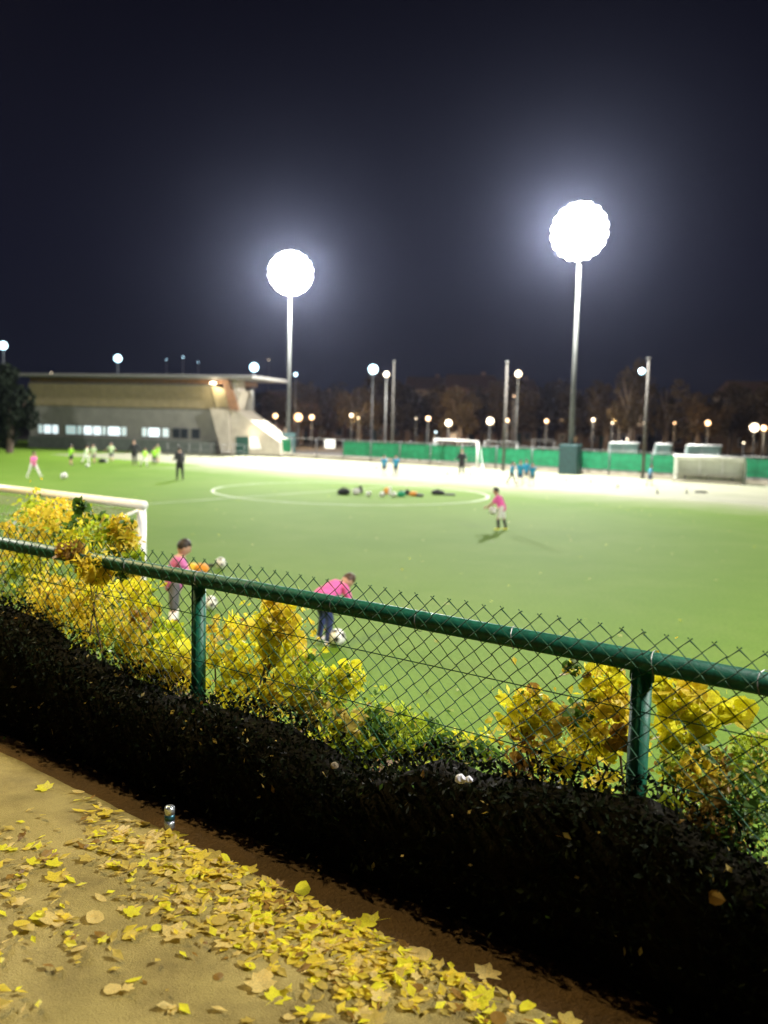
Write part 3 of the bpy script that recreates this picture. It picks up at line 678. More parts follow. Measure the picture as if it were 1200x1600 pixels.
# tapered pier, brackets and sloping stair wall at the right end
def prism(name, pts, y0, y1, m, parent):
    bm = bmesh.new(); f1 = [bm.verts.new((x, y0, z)) for x, z in pts]; f2 = [bm.verts.new((x, y1, z)) for x, z in pts]
    bm.faces.new(f1); bm.faces.new(f2[::-1]); n = len(pts)
    for k in range(n): bm.faces.new((f1[(k + 1) % n], f1[k], f2[k], f2[(k + 1) % n]))
    bmesh.ops.recalc_face_normals(bm, faces=bm.faces[:]); return bm_obj(name, bm, m, parent)
def bz(px, py):
    d = ray(px, py); n_ = Vector((-E1.y, E1.x, 0)); k = (A - EYE).dot(n_) / d.dot(n_); q = EYE + d * k; return ((q - A).dot(E1), q.z)
prism('pier', [bz(332, 638), bz(362, 640), bz(362, 708), bz(350, 708)], -.5, .05, M['concrete'], bt)
prism('pier_panel', [bz(333, 603), bz(354, 608), bz(360, 637), bz(340, 637)], -.35, .04, M['clad'], bt)
prism('roof_bracket', [bz(352, 594), bz(362, 594), bz(372, 622), bz(378, 642), bz(364, 640), bz(358, 612)], -.7, -.38, M['timber'], bt)
prism('roof_bracket', [bz(364, 592), bz(373, 592), bz(374, 612), bz(380, 612), bz(372, 640), bz(366, 625)], -.3, 1.2, M['concrete'], bt)
prism('stair_wall', [bz(363, 640), bz(372, 641), bz(438, 690), bz(440, 711), bz(363, 710)], -.25, 3.0, M['concrete'], bt)
prism('door', [bz(371, 682), bz(390, 682), bz(390, 710), bz(371, 710)], -.31, -.26, M['darkgreen'], bt)
q = bz(400, 692)
prism('lit_panel', [bz(392, 683), bz(404, 683), bz(410, 701), bz(392, 701)], -.29, -.252, M['white'], bt)  # white panel painted for the bright patch the wall light makes
q = bz(338, 599)
boxo('canopy_lamp', (q[0], -.6, q[1]), (.5, .25, .12), M['cream'], bt, bev=.03)
pt_light('canopy_light', 260, (1, .85, .6), .15, bt, (q[0] + .3, -1.0, q[1] - .3))
pt_light('stair_light', 60, (1, .85, .6), .1, bt, (bz(398, 680)[0], -1.0, bz(398, 676)[1]))
rt = thing('railing', 'low grey railing in front of the clubhouse steps', 'railing', P(262, 712), brz)
nr = 8
for k in range(nr): tubeo('rail_post', [(k * 1.0, 0, 0), (k * 1.0, 0, 1.1)], .025, M['steel'], rt, 6)
for zz in (.55, 1.1): tubeo('rail', [(0, 0, zz), (nr - 1.0, 0, zz)], .022, M['steel'], rt, 6)

# ------------------------------------------------------------------ trees, houses, distant lamps
def crown(n, rx, rz, seed, cols, size):
    rr = random.Random(seed); it = []
    cl = []
    while len(cl) < 16:
        q = Vector((rr.uniform(-1, 1), rr.uniform(-1, 1), rr.uniform(-1, 1)))
        if q.length < .9: cl.append(q)
    V, Fa = [], []
    for k in range(n):
        c = rr.choice(cl); d = Vector((rr.gauss(0, 1), rr.gauss(0, 1), rr.gauss(0, 1))).normalized() * rr.uniform(.18, .36)
        q = c + d; p = Vector((q.x * rx, q.y * rx, q.z * rz)); mt = reul(rr).to_matrix(); b = len(V); s_ = size * rr.uniform(.6, 1.3)
        for w_ in ((.5, 0, 0), (0, .35, .1), (-.5, 0, 0), (0, -.35, .1)): V.append(tuple(mt @ (Vector(w_) * s_) + p))
        Fa += [(b, b + 1, b + 2), (b, b + 2, b + 3)]
    me = bpy.data.meshes.new('crown'); me.from_pydata(V, [], Fa); return me
CR = [crown(1500, 1, 1, 30 + k, None, .16) for k in range(3)]
for me in CR: me.materials.append(M['farleaf'])
CD = crown(3800, 1, 1, 44, None, .13); CD.materials.append(M['darkleaf'])
bm = bmesh.new(); tube(bm, [(0, 0, 0), (.02, 0, .3), (-.01, .02, .62), (0, 0, .85)], [.05, .036, .024, .008], 8)
for a, z0 in ((0, .35), (2, .42), (4, .5), (5.2, .38), (1, .55)): tube(bm, [(0, 0, z0), (.12 * math.cos(a), .12 * math.sin(a), z0 + .14), (.22 * math.cos(a), .22 * math.sin(a), z0 + .32)], [.02, .013, .005], 6)
TRK = bpy.data.meshes.new('trunk'); bm.to_mesh(TRK); bm.free(); TRK.materials.append(M['bark'])
def tree(px, Y, H, rx, label, me, group='dark trees behind the far fence', cz=.62, rzf=.40):
    b = PY(px, 660, Y); t = thing('tree', label, 'tree', (b.x, b.y, 0), 0, group)
    tr = bpy.data.objects.new('trunk', TRK); C.objects.link(tr); tr.parent = t; tr.scale = (H, H, H)
    cr_ = bpy.data.objects.new('crown', me); C.objects.link(cr_); cr_.parent = t; cr_.location = (0, 0, H * cz); cr_.scale = (rx, rx, H * rzf); cr_.rotation_euler = (0, 0, (px * 7.3) % 6.28)
    return t
tree(14, 72, 6.3, 2.6, 'dense dark conical tree at the left edge beside the clubhouse', CD, 'trees', .52, .52)
tspec = [(470, 118, 8, 3.4, 'bushy tree behind the pair of orange lamps'), (515, 130, 9, 4.2, 'broad tree over the left part of the far fence'), (560, 112, 7.5, 3.2, 'low tree just left of the first net post'), (600, 125, 10, 4, 'tree rising behind the first net post'),
         (645, 135, 9, 4, 'tree between first net post and far goals'), (690, 120, 8.5, 3.6, 'brownish tree above the far goal left post'), (718, 105, 7.4, 2.6, 'amber lit tree above the man in black'), (752, 130, 9, 4, 'tree above the right half of the far goals'),
         (800, 122, 10, 4, 'tree between second net post and cool lamp'), (850, 135, 9.5, 4, 'rounded tree left of the right mast'), (905, 128, 10, 4.4, 'wide tree behind the right mast pole'), (948, 118, 9, 3.8, 'brownish tree right of the right mast'),
         (985, 100, 10.5, 2.2, 'tall dark narrow tree left of the lamp post'), (1040, 120, 10, 4, 'olive tree right of the lamp post'), (1090, 112, 8, 3.8, 'tree over the rounded white shelter'), (1140, 125, 9.5, 4.4, 'tree lit by the brightest orange lamps'), (1190, 118, 10, 4.2, 'rightmost tree at the edge of the photo'), (420, 125, 7, 3.2, 'dark tree right of the clubhouse roof')]
for k, (px, Y, H, rx, lab) in enumerate(tspec): tree(px, Y, H, rx, lab, CR[k % 3])
def house(px, Y, wd, dp, H, m, label, lit=0, rz=0):
    b = PY(px, 660, Y); t = thing('house', label, 'house', (b.x, b.y, 0), rz, 'houses beyond the sports ground')
    boxo('wall', (0, 0, H / 2), (wd, dp, H), m, t)
    bm = bmesh.new(); a = [bm.verts.new(c) for c in ((-wd / 2 - .3, -dp / 2 - .3, H), (wd / 2 + .3, -dp / 2 - .3, H), (wd / 2 + .3, dp / 2 + .3, H), (-wd / 2 - .3, dp / 2 + .3, H), (-wd / 2 + .3, 0, H + 2.2), (wd / 2 - .3, 0, H + 2.2))]
    for f in ((0, 1, 5, 4), (2, 3, 4, 5), (1, 2, 5), (3, 0, 4), (3, 2, 1, 0)): bm.faces.new([a[i] for i in f])
    rf = bm_obj('roof', bm, M['tiles'], t); boxo('chimney', (wd * .25, .4, H + 2.0), (.6, .6, 1.4), M['house2'], rf)
    nx = max(2, int(wd / 2.4)); k = 0
    for fl in range(int(H / 2.8)):
        for i in range(nx):
            k += 1; f = boxo('window', (-wd / 2 + wd * (i + .5) / nx, -dp / 2 - .02, 1.5 + fl * 2.8), (1.1, .08, 1.3), M['white'], t)
            boxo('pane', (-wd / 2 + wd * (i + .5) / nx, -dp / 2 - .05, 1.5 + fl * 2.8), (.9, .06, 1.1), M['winwarm'] if (k * 7 + lit) % 5 == 0 and lit else M['glassdark'], f)
    boxo('door', (0.1, -dp / 2 - .04, 1.0), (.9, .08, 2.0), M['darkgreen'], t)
    return t
house(480, 150, 14, 9, 5.8, M['house2'], 'low brick house behind the pair of orange lamps', 1)
house(585, 160, 10, 9, 5.8, M['house'], 'cream house left of the first net post', 0)
house(665, 150, 7, 8, 8.6, M['house'], 'tall warm lit house between the net post and the goals', 2)
house(733, 140, 8, 8, 8.6, M['house2'], 'brownish three storey house above the far goals', 3)
house(805, 150, 6, 8, 8.6, M['house'], 'narrow warm lit house right of the second net post', 2)
house(930, 150, 15, 9, 5.8, M['house'], 'wide cream house right of the big mast', 1)
house(1090, 165, 12, 9, 5.8, M['house2'], 'brick house behind the dugouts', 0)
house(1185, 138, 11, 9, 8.6, M['house'], 'warm lit house at the right edge behind the brightest lamps', 2)
lamps = [(5, 540, 19, 'cool', 85, 'cool white lamp at the far left edge of the sky'), (184, 560, 18, 'cool', 95, 'cool white lamp above the clubhouse roof'), (286, 558, 9, 'cool', 130, 'small cool lamp high above the clubhouse'),
    (260, 562, 6, 'cool', 150, 'faint tiny lamp left of the small high lamp'), (310, 566, 8, 'cool', 150, 'faint cool lamp right of the small high lamp'), (397, 574, 20, 'cool', 95, 'bright lamp over the projecting roof end'),
    (462, 585, 12, 'cool', 110, 'blue lamp just right of the left mast'), (420, 562, 6, 'cream', 150, 'tiny lamp between roof end and left mast'), (583, 577, 21, 'cool', 95, 'large bluish lamp left of the first net post'),
    (604, 585, 15, 'cream', 90, 'cream lamp on a pole beside the first net post'), (810, 584, 17, 'cream', 90, 'cream lamp on a pole right of the second net post'), (1003, 580, 16, 'cool', 62, 'cool lamp at the lamp carrying net post'), (80, 583, 6, 'cream', 120, 'tiny lamp over the left end of the clubhouse'),
    (430, 650, 14, 'warm', 105, 'orange lamp right above the stair wall'), (466, 652, 19, 'warm', 100, 'large orange lamp right of the left mast'), (487, 652, 14, 'warm', 104, 'orange lamp next to the large one'), (500, 651, 9, 'warm', 120, 'faint orange lamp beside two brighter ones'),
    (549, 649, 12, 'cream', 105, 'cream lamp over the white notice board'), (560, 653, 9, 'cream', 108, 'smaller cream lamp touching another over the notice board'), (650, 654, 9, 'cream', 110, 'small lamp left of the goals'), (669, 654, 14, 'warm', 100, 'orange lamp over the left goal post'),
    (701, 661, 17, 'cream', 95, 'round cream lamp above the far goal'), (720, 620, 10, 'warm', 108, 'high orange lamp above the man in black'), (766, 658, 18, 'cream', 95, 'bright lamp left of the second net post'), (793, 657, 12, 'warm', 100, 'orange lamp right of the second net post'),
    (803, 619, 9, 'warm', 108, 'high small orange lamp right of the second net post'), (854, 658, 13, 'warm', 100, 'orange lamp left of the big mast'), (927, 656, 12, 'cream', 100, 'cream lamp right of the big mast'), (957, 661, 10, 'cream', 100, 'left one of two close small lamps right of the mast'),
    (968, 657, 10, 'warm', 104, 'right one of two close small lamps right of the mast'), (1007, 661, 7, 'cream', 110, 'tiny lamp seen beside the lamp carrying post'), (1054, 661, 10, 'warm', 105, 'small orange lamp over the dugout left end'), (1106, 661, 15, 'warm', 100, 'orange lamp over the dugout right part'),
    (1179, 668, 20, 'cream', 95, 'brightest warm lamp near the right edge'), (1194, 669, 15, 'warm', 97, 'lamp touching the right edge of the photo'), (681, 675, 7, 'cool', 100, 'low cool lamp behind the far goal'), (980, 686, 9, 'cream', 80, 'low lamp above the bluish shelter'), (1162, 692, 7, 'cream', 80, 'low lamp right of the rounded shelter')]
COL = dict(cool=(.65, .85, 1), warm=(1, .62, .28), cream=(1, .82, .55))
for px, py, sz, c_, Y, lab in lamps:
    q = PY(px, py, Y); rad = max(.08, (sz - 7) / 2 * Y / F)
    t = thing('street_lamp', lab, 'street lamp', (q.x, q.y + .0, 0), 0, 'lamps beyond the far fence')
    if Y != 62: tubeo('pole', [(0, .0, 0), (0, .0, q.z - rad * .9)], [.09, .06], M['steel'] if (px in (604, 810)) else M['darksteel'], t, 6)  # poles that catch no light are coloured dark steel to look unlit
    else: tubeo('bracket', [(.28, 0, q.z), (0, 0, q.z)], .04, M['steel'], t, 6)
    bm = bmesh.new(); bmesh.ops.create_uvsphere(bm, u_segments=16, v_segments=10, radius=rad); bm_obj('globe', bm, M[c_], t, (0, 0, q.z), smooth=True)
    tubeo('lamp_cap', [(0, 0, q.z + rad * .96), (0, 0, q.z + rad * 1.1)], [rad * .5, rad * .2], M['darksteel'], t, 8)
    if c_ != 'cool' and sz > 8: pt_light('lamp_light', 1300 if sz > 12 else 650, COL[c_], rad, t, (0, rad + .45, q.z + .1))
# far wood and hills
rr = random.Random(77); V, Fa = [], []
for k in range(9000):
    an = rr.uniform(-.62, .62); Y = rr.uniform(205, 235); x_ = Y * math.tan(an) * .9; hh = 9 + 5 * noise.noise(Vector((x_ * .03, 0, 0))) + 3 * noise.noise(Vector((x_ * .11, 2, 0)))
    p = Vector((x_, Y, rr.random() ** .7 * hh)); mt = reul(rr).to_matrix(); b = len(V)
    for w_ in ((1.2, 0, 0), (0, .9, .2), (-1.2, 0, 0), (0, -.9, .2)): V.append(tuple(mt @ Vector(w_) + p))
    Fa += [(b, b + 1, b + 2), (b, b + 2, b + 3)]
me = bpy.data.meshes.new('far_wood'); me.from_pydata(V, [], Fa); o = link('far_wood', me, M['darkleaf']); tag(o, 'dark far wood along the horizon beyond the houses', 'wood', kind='stuff')
bm = bmesh.new(); prev = None
for i in range(60):
    x_ = -230 + i * 460 / 59; h_ = 5 + 4 * noise.noise(Vector((x_ * .012, 3, 0)))
    cur = [bm.verts.new((x_, 236, -.01)), bm.verts.new((x_, 246, h_ * .7)), bm.verts.new((x_, 258, h_))]
    if prev:
        for j in range(2): bm.faces.new((prev[j], cur[j], cur[j + 1], prev[j + 1]))
    prev = cur
o = bm_obj('hills', bm, M['hill'], smooth=True); o['kind'] = 'structure'

# ------------------------------------------------------------------ people
def capsule(bm, a, b, ra, rb, n=10):
    a, b = Vector(a), Vector(b); d = b - a
    if d.length < 1e-4: d = Vector((0, 0, 1e-3))
    t = d.normalized(); k = [-.95, -.6, 0]
    pts = [a + t * (ra * x) for x in k] + [b + t * (rb * x) for x in (0, .6, .95)]
    rd = [ra * .3, ra * .8, ra, rb, rb * .8, rb * .3]; tube(bm, pts, rd, n)
def blob(bm, c, s, rot=None):
    mt = Matrix.Translation(Vector(c)) @ (rot or Matrix.Identity(4)) @ Matrix.Diagonal((*s, 1)); bmesh.ops.create_icosphere(bm, subdivisions=3, radius=1, matrix=mt)
DG = None
def remeshed(name, bm, vox, m, parent):
    bmesh.ops.recalc_face_normals(bm, faces=bm.faces[:])
    me = bpy.data.meshes.new('t'); bm.to_mesh(me); bm.free(); o = bpy.data.objects.new('t', me); C.objects.link(o)
    md = o.modifiers.new('r', 'REMESH'); md.mode = 'VOXEL'; md.voxel_size = vox
    s_ = o.modifiers.new('s', 'SMOOTH'); s_.iterations = 3; s_.factor = .5
    dg = bpy.context.evaluated_depsgraph_get(); dg.update(); ev = o.evaluated_get(dg); me2 = bpy.data.meshes.new_from_object(ev, depsgraph=dg)
    bpy.data.objects.remove(o); bpy.data.meshes.remove(me); me2.name = name; me2.materials.clear(); me2.materials.append(m)
    return link(name, me2, None, parent, smooth=True)
def person(label, foot, h, yaw, shirt, lower, shoes='black', long=False, lean=5, head=0, arms=((10, 8, 15), (10, 8, 15)), legs=((3, 4, 4), (-3, 4, 4)), hair='hair', group=None, fine=False, skin='skin', sleeve=True, socks=None, turn=0):
    """yaw: heading in degrees, 0 = away from the camera (+Y), 90 = towards the left"""
    vox = .0085 if fine else .021
    vox *= 1.0; k = h / 1.0
    kid = h < 1.55; hs = 1.18 if kid else 1.0
    S = lambda v: Vector(v) * h
    T = thing('person', label, 'person', foot, R(yaw), group)
    hip = Vector((0, 0, 0)); td = Vector((0, math.sin(R(lean)), math.cos(R(lean))))
    chest = td * .19 * h; neck = td * .295 * h
    hd = Vector((math.sin(R(turn)) * .3, math.sin(R(lean * .6 + head)), math.cos(R(lean * .6 + head)))).normalized(); hc = neck + hd * (.088 * h * (1.05 if kid else 1))
    J = {}
    for i, sd in enumerate((-1, 1)):
        f_, ab, kn = legs[i]; hp = Vector((sd * .052 * h, 0, 0)); a = R(f_)
        kd = Vector((math.sin(R(ab)) * sd, math.sin(a), -math.cos(a))).normalized(); kp = hp + kd * .245 * h
        a2 = R(f_ - kn); sdv = Vector((math.sin(R(ab * .4)) * sd, math.sin(a2), -math.cos(a2))).normalized(); ap = kp + sdv * .235 * h
        toe = ap + Vector((sd * .015 * h, .085 * h * math.cos(R(f_ - kn) * .6), -.02 * h + .085 * h * math.sin(R(f_ - kn) * .6)))
        J['leg%d' % i] = (hp, kp, ap, toe)
        f_, ab, el = arms[i]; sp = neck - td * .045 * h + Vector((sd * .103 * h, 0, 0)); a = R(f_)
        ad = Vector((math.sin(R(ab)) * sd, math.sin(a), -math.cos(a))).normalized(); ep = sp + ad * .165 * h
        a2 = R(f_ + el); fd = Vector((math.sin(R(ab * .7)) * sd, math.sin(a2), -math.cos(a2))).normalized(); wp = ep + fd * .145 * h
        J['arm%d' % i] = (sp, ep, wp, fd)
    zmin = min(min(J['leg%d' % i][2].z - .028 * h, J['leg%d' % i][3].z - .018 * h) for i in (0, 1))
    off = Vector((0, 0, -zmin + .004))
    def o_(v): return v + off
    bm = bmesh.new()
    capsule(bm, o_(hip), o_(chest), .075 * h, .082 * h, 14); capsule(bm, o_(chest), o_(neck - td * .04 * h), .082 * h, .062 * h, 14)
    capsule(bm, o_(J['arm0'][0]), o_(J['arm1'][0]), .036 * h, .036 * h)
    capsule(bm, o_(neck - td * .03 * h), o_(hc), .032 * h, .030 * h)
    hr = Vector((0, 0, 1)).rotation_difference(hd).to_matrix().to_4x4()
    blob(bm, o_(hc), (.049 * h * hs, .058 * h * hs, .070 * h * hs), hr)
    HM = Matrix.Translation(o_(hc)) @ hr
    def hp_(x, y, z): return HM @ Vector((x * h * hs, y * h * hs, z * h * hs))
    blob(bm, hp_(0, .058, -.010), (.008 * h, .014 * h, .014 * h), hr)          # nose
    blob(bm, hp_(0, .020, -.045), (.028 * h, .030 * h, .022 * h), hr)           # chin
    for sd in (-1, 1): blob(bm, hp_(sd * .050, -.002, -.006), (.008 * h, .013 * h, .018 * h), hr)
    for i in (0, 1):
        hp, kp, ap, toe = J['leg%d' % i]
        capsule(bm, o_(hp), o_(kp), .056 * h, .036 * h); capsule(bm, o_(kp), o_(ap), .035 * h, .022 * h); capsule(bm, o_(ap), o_(toe), .022 * h, .018 * h)
        sp, ep, wp, fd = J['arm%d' % i]
        capsule(bm, o_(sp), o_(ep), .031 * h, .024 * h); capsule(bm, o_(ep), o_(wp), .024 * h, .016 * h); capsule(bm, o_(wp), o_(wp + fd * .042 * h), .016 * h, .019 * h)
    body = remeshed('body', bm, vox * k * (1 if fine else .9), M[skin], T)
    bm = bmesh.new(); bm.from_mesh(body.data)
    for i, sd in ((0, -1), (1, 1)):
        sp, ep, wp, fd = J['arm%d' % i]; sid = Vector((0, 1, 0)) - fd * fd.y
        sid = sid.normalized() if sid.length > .2 else Vector((0, 0, 1)); inn = fd.cross(sid).normalized() * (-sd)
        for q, (o2, L_) in enumerate(((-.013, .030), (-.0045, .038), (.0045, .041), (.013, .036))):
            b0 = wp + fd * .052 * h + sid * o2 * h; b1 = b0 + fd * L_ * .55 * h + inn * .004 * h; b2 = b1 + fd * L_ * .4 * h + inn * .014 * h
            tube(bm, [o_(b0), o_(b1), o_(b2)], [.0055 * h, .005 * h, .004 * h], 6)
        b0 = wp + fd * .022 * h + sid * .014 * h; tube(bm, [o_(b0), o_(b0 + sid * .018 * h + fd * .014 * h), o_(b0 + sid * .022 * h + fd * .034 * h)], [.007 * h, .006 * h, .0045 * h], 6)
    bm.to_mesh(body.data); bm.free(); body.data.polygons.foreach_set('use_smooth', [True] * len(body.data.polygons))
    # clothes
    bm = bmesh.new(); g = .014 * h
    capsule(bm, o_(hip - td * .01 * h), o_(chest), .080 * h + g, .084 * h + g, 14); capsule(bm, o_(chest), o_(neck - td * .055 * h), .084 * h + g, .055 * h + g, 14)
    capsule(bm, o_(J['arm0'][0]), o_(J['arm1'][0]), .036 * h + g * .6, .036 * h + g * .6)
    for i in (0, 1):
        sp, ep, wp, fd = J['arm%d' % i]
        if sleeve == 'long' : capsule(bm, o_(sp), o_(ep), .034 * h + g * .6, .027 * h + g * .6); capsule(bm, o_(ep), o_(ep.lerp(wp, .93)), .027 * h + g * .6, .019 * h + g * .5)
        elif sleeve: capsule(bm, o_(sp), o_(sp.lerp(ep, .7)), .034 * h + g * .7, .030 * h + g * .7)
    so = remeshed('shirt', bm, vox * k, M[shirt], T)
    if fine:
        for v in so.data.vertices: v.co += v.normal * (.013 * noise.noise(Vector((v.co.x * 9, v.co.y * 9, v.co.z * 22))) + .006 * noise.noise(v.co * 40))
    bm = bmesh.new(); capsule(bm, o_(hip - td * .005 * h), o_(hip + td * .05 * h), .084 * h, .078 * h, 14)
    for i in (0, 1):
        hp, kp, ap, toe = J['leg%d' % i]
        capsule(bm, o_(hp), o_(hp.lerp(kp, .9)), .063 * h, .048 * h)
        if long: capsule(bm, o_(kp), o_(kp.lerp(ap, .92)), .047 * h, .031 * h)
    remeshed('trousers' if long else 'shorts', bm, vox * k, M[lower], T)
    for i in (0, 1):
        hp, kp, ap, toe = J['leg%d' % i]
        if socks and not long: tubeo('sock', [o_(kp.lerp(ap, .12)), o_(kp.lerp(ap, .5)), o_(ap)], [.037 * h, .036 * h, .025 * h], M[socks], T, 10)
        bm = bmesh.new(); capsule(bm, o_(ap - Vector((0, .018 * h, .012 * h))), o_(toe), .028 * h, .022 * h); remeshed('shoe', bm, vox * k * .8, M[shoes], T)
    bm = bmesh.new(); blob(bm, hp_(0, -.008, .014), (.054 * h * hs, .060 * h * hs, .066 * h * hs), hr)
    for v in bm.verts:                                              # fringe: cut the cap away from the face
        q = HM.inverted() @ v.co
        if q.y > .018 * h * hs and q.z < .028 * h * hs: v.co = HM @ Vector((q.x * .8, q.y * .55, q.z * .9))
        v.co += Vector((1, 1, 1)) * (.006 * h * noise.noise(v.co * 40 / h))
    bm_obj('hair', bm, M[hair], T, smooth=True)
    for sd in (-1, 1):
        bm = bmesh.new(); blob(bm, hp_(sd * .019, .0535, .006), (.0065 * h, .0045 * h, .0045 * h), hr); bm_obj('eye', bm, M['eye'], T, smooth=True)
    bm = bmesh.new(); blob(bm, hp_(0, .0535, -.036), (.014 * h, .004 * h, .004 * h), hr); bm_obj('mouth', bm, M['lip'], T, smooth=True)
    return T
WALK = ((22, 4, 10), (-14, 4, 22)); STAND = ((3, 5, 3), (-3, 5, 5)); RUN = ((40, 5, 45), (-18, 5, 40))
AR = ((12, 10, 20), (8, 10, 20)); SWING = ((-25, 12, 45), (30, 12, 60)); OUT = ((20, 55, 30), (15, 60, 25)); HIPS = ((-20, 35, 60), (-20, 35, 60))
person('child in mauve shirt and grey shorts standing behind the fence left of the post', P(272, 992), 1.45, -72, 'mauve', 'greycloth', 'whitecloth', lean=12, head=18, arms=((35, 8, 35), (30, 8, 30)), legs=STAND, fine=True, socks='whitecloth')
person('child in pink shirt and navy trousers bent over a ball behind the rail', P(501, 1008), 1.35, -48, 'pink', 'navy', 'whitecloth', long=True, lean=68, head=30, arms=((25, 8, 15), (20, 8, 15)), legs=((22, 8, 30), (12, 8, 22)), fine=True, hair='hairbrown')
person('child in pink shirt and white shorts leaning forward on the open turf', P(783, 829), 1.36, 75, 'pink', 'whitecloth', 'yellow', lean=24, head=5, arms=((38, 8, 15), (28, 14, 20)), legs=((16, 5, 20), (-8, 5, 8)), fine=True, socks='black')
person('child in pink shirt running at the far left of the pitch', P(52, 747), 1.38, -115, 'pink', 'whitecloth', 'whitecloth', lean=8, arms=SWING, legs=((38, 6, 12), (-22, 5, 10)), socks='whitecloth')
G1 = 'children in lime bibs at the far left'
person('leftmost child in a lime bib', P(111, 727), 1.32, -30, 'lime', 'black', lean=3, arms=AR, group=G1)
person('child in pale bib second from left with a ball at the feet', P(134, 725), 1.28, -100, 'paleg', 'whitecloth', lean=14, arms=SWING, legs=WALK, group=G1, socks='whitecloth')
person('child in pale bib third from left of the lime group', P(147, 724), 1.35, 160, 'paleg', 'greycloth', lean=10, arms=AR, legs=WALK, group=G1)
person('child in pale bib with both arms spread', P(174, 722), 1.36, 180, 'paleg', 'greycloth', lean=6, arms=OUT, legs=STAND, group=G1)
person('adult in dark coat among the children in lime bibs', P(210, 727), 1.72, 170, 'black', 'black', long=True, sleeve='long', arms=HIPS, group='adults in dark clothes')
person('child in lime bib walking right of the dark coated adult', P(225, 729), 1.26, -120, 'lime', 'whitecloth', lean=12, arms=AR, legs=WALK, group=G1, socks='whitecloth')
person('child in lime bib and dark trousers second from right of the group', P(241, 727), 1.22, 200, 'lime', 'black', long=True, arms=AR, group=G1)
person('rearmost child in lime bib at the right of the group', P(247, 723), 1.32, 150, 'lime', 'paleg', arms=OUT, group=G1)
person('adult in dark clothes standing alone left of the centre circle', P(281, 750), 1.76, 30, 'black', 'black', long=True, sleeve='long', arms=((10, 12, 70), (10, 14, 40)), group='adults in dark clothes')
G2 = 'children in blue bibs on the far side'
person('child in blue bib with pale legs left of the net post', P(600, 743), 1.25, 170, 'blue', 'greycloth', group=G2)
person('child in blue bib and black trousers right of the net post', P(618, 744), 1.28, 170, 'blue', 'black', long=True, group=G2)
person('man in black standing in front of the far goal', P(721, 742), 1.72, 165, 'black', 'black', long=True, sleeve='long', arms=((10, 20, 60), (10, 20, 60)), group='adults in dark clothes')
person('leftmost child in blue bib striding by the right mast', P(799, 756), 1.28, -110, 'blue', 'black', long=True, lean=8, legs=WALK, arms=SWING, group=G2)
person('child in blue bib in the middle of the trio by the right mast', P(812, 759), 1.38, 175, 'blue', 'navy', group=G2)
person('child in blue bib standing behind the trio by the right mast', P(822, 755), 1.34, 150, 'blue', 'greycloth', group=G2)
person('rightmost child in blue bib of the group by the right mast', P(831, 759), 1.24, 185, 'blue', 'greycloth', group=G2)
person('lone child in blue bib with arms out left of the dugout', P(1015, 759), 1.22, -120, 'blue', 'navy', lean=6, arms=OUT, legs=((16, 5, 20), (-12, 5, 10)), group=G2)

# ------------------------------------------------------------------ balls, bags, cones
bm = bmesh.new(); bmesh.ops.create_icosphere(bm, subdivisions=1, radius=1); ico = [v.co.copy() for v in bm.verts][:12]; bm.free()
bm = bmesh.new(); bmesh.ops.create_icosphere(bm, subdivisions=1, radius=1); co = sorted([v for v in bm.verts], key=lambda v: 0); bm.free()
ph = (1 + 5 ** .5) / 2; IC = [Vector(c).normalized() for c in [(0, a, b * ph) for a in (-1, 1) for b in (-1, 1)] + [(a, b * ph, 0) for a in (-1, 1) for b in (-1, 1)] + [(b * ph, 0, a) for a in (-1, 1) for b in (-1, 1)]]
bm = bmesh.new(); bmesh.ops.create_icosphere(bm, subdivisions=4, radius=1)
for f in bm.faces:
    c = f.calc_center_median().normalized(); f.material_index = 1 if max(c.dot(q) for q in IC) > .955 else 0
BALL = bpy.data.meshes.new('football'); bm.to_mesh(BALL); bm.free(); BALL.materials.append(M['ballw']); BALL.materials.append(M['ballb']); BALL.polygons.foreach_set('use_smooth', [True] * len(BALL.polygons))
def ball(loc, r, label, rot=0.3):
    o = bpy.data.objects.new('football', BALL); C.objects.link(o); o.location = loc; o.scale = (r, r, r); o.rotation_euler = (rot, rot * 2, rot * 3)
    tag(o, label, 'ball', 'footballs')
def gball(px, py, r, label, rot=.3): p = P(px, py); ball((p.x, p.y, r + .004), r, label, rot)
gball(100, 749, .17, 'white ball near the running child at far left')
gball(137, 730, .12, 'ball at the feet of the lime bib children', 1)
gball(166, 723, .11, 'ball beside the dark bag among the lime bib children', 2)
gball(345, 888, .115, 'ball lying beyond the rail right of the mauve shirted child', .7)
gball(329, 953, .115, 'ball just right of the left fence post', 1.2)
gball(526, 1010, .125, 'ball at the hands of the bent child in pink', 2.1)
p = P(783, 829); q = PY(769, 798, p.y); ball(q + Vector((.02, -.05, 0)), .12, 'white ball held low by the child in pink on open turf', .5)
for px, py, lab in ((576, 776, 'ball left of the orange bib in the kit pile'), (597, 777, 'ball below the orange bib in the kit pile'), (615, 777, 'ball next to the green bag in the kit pile')): gball(px, py, .12, lab, px)
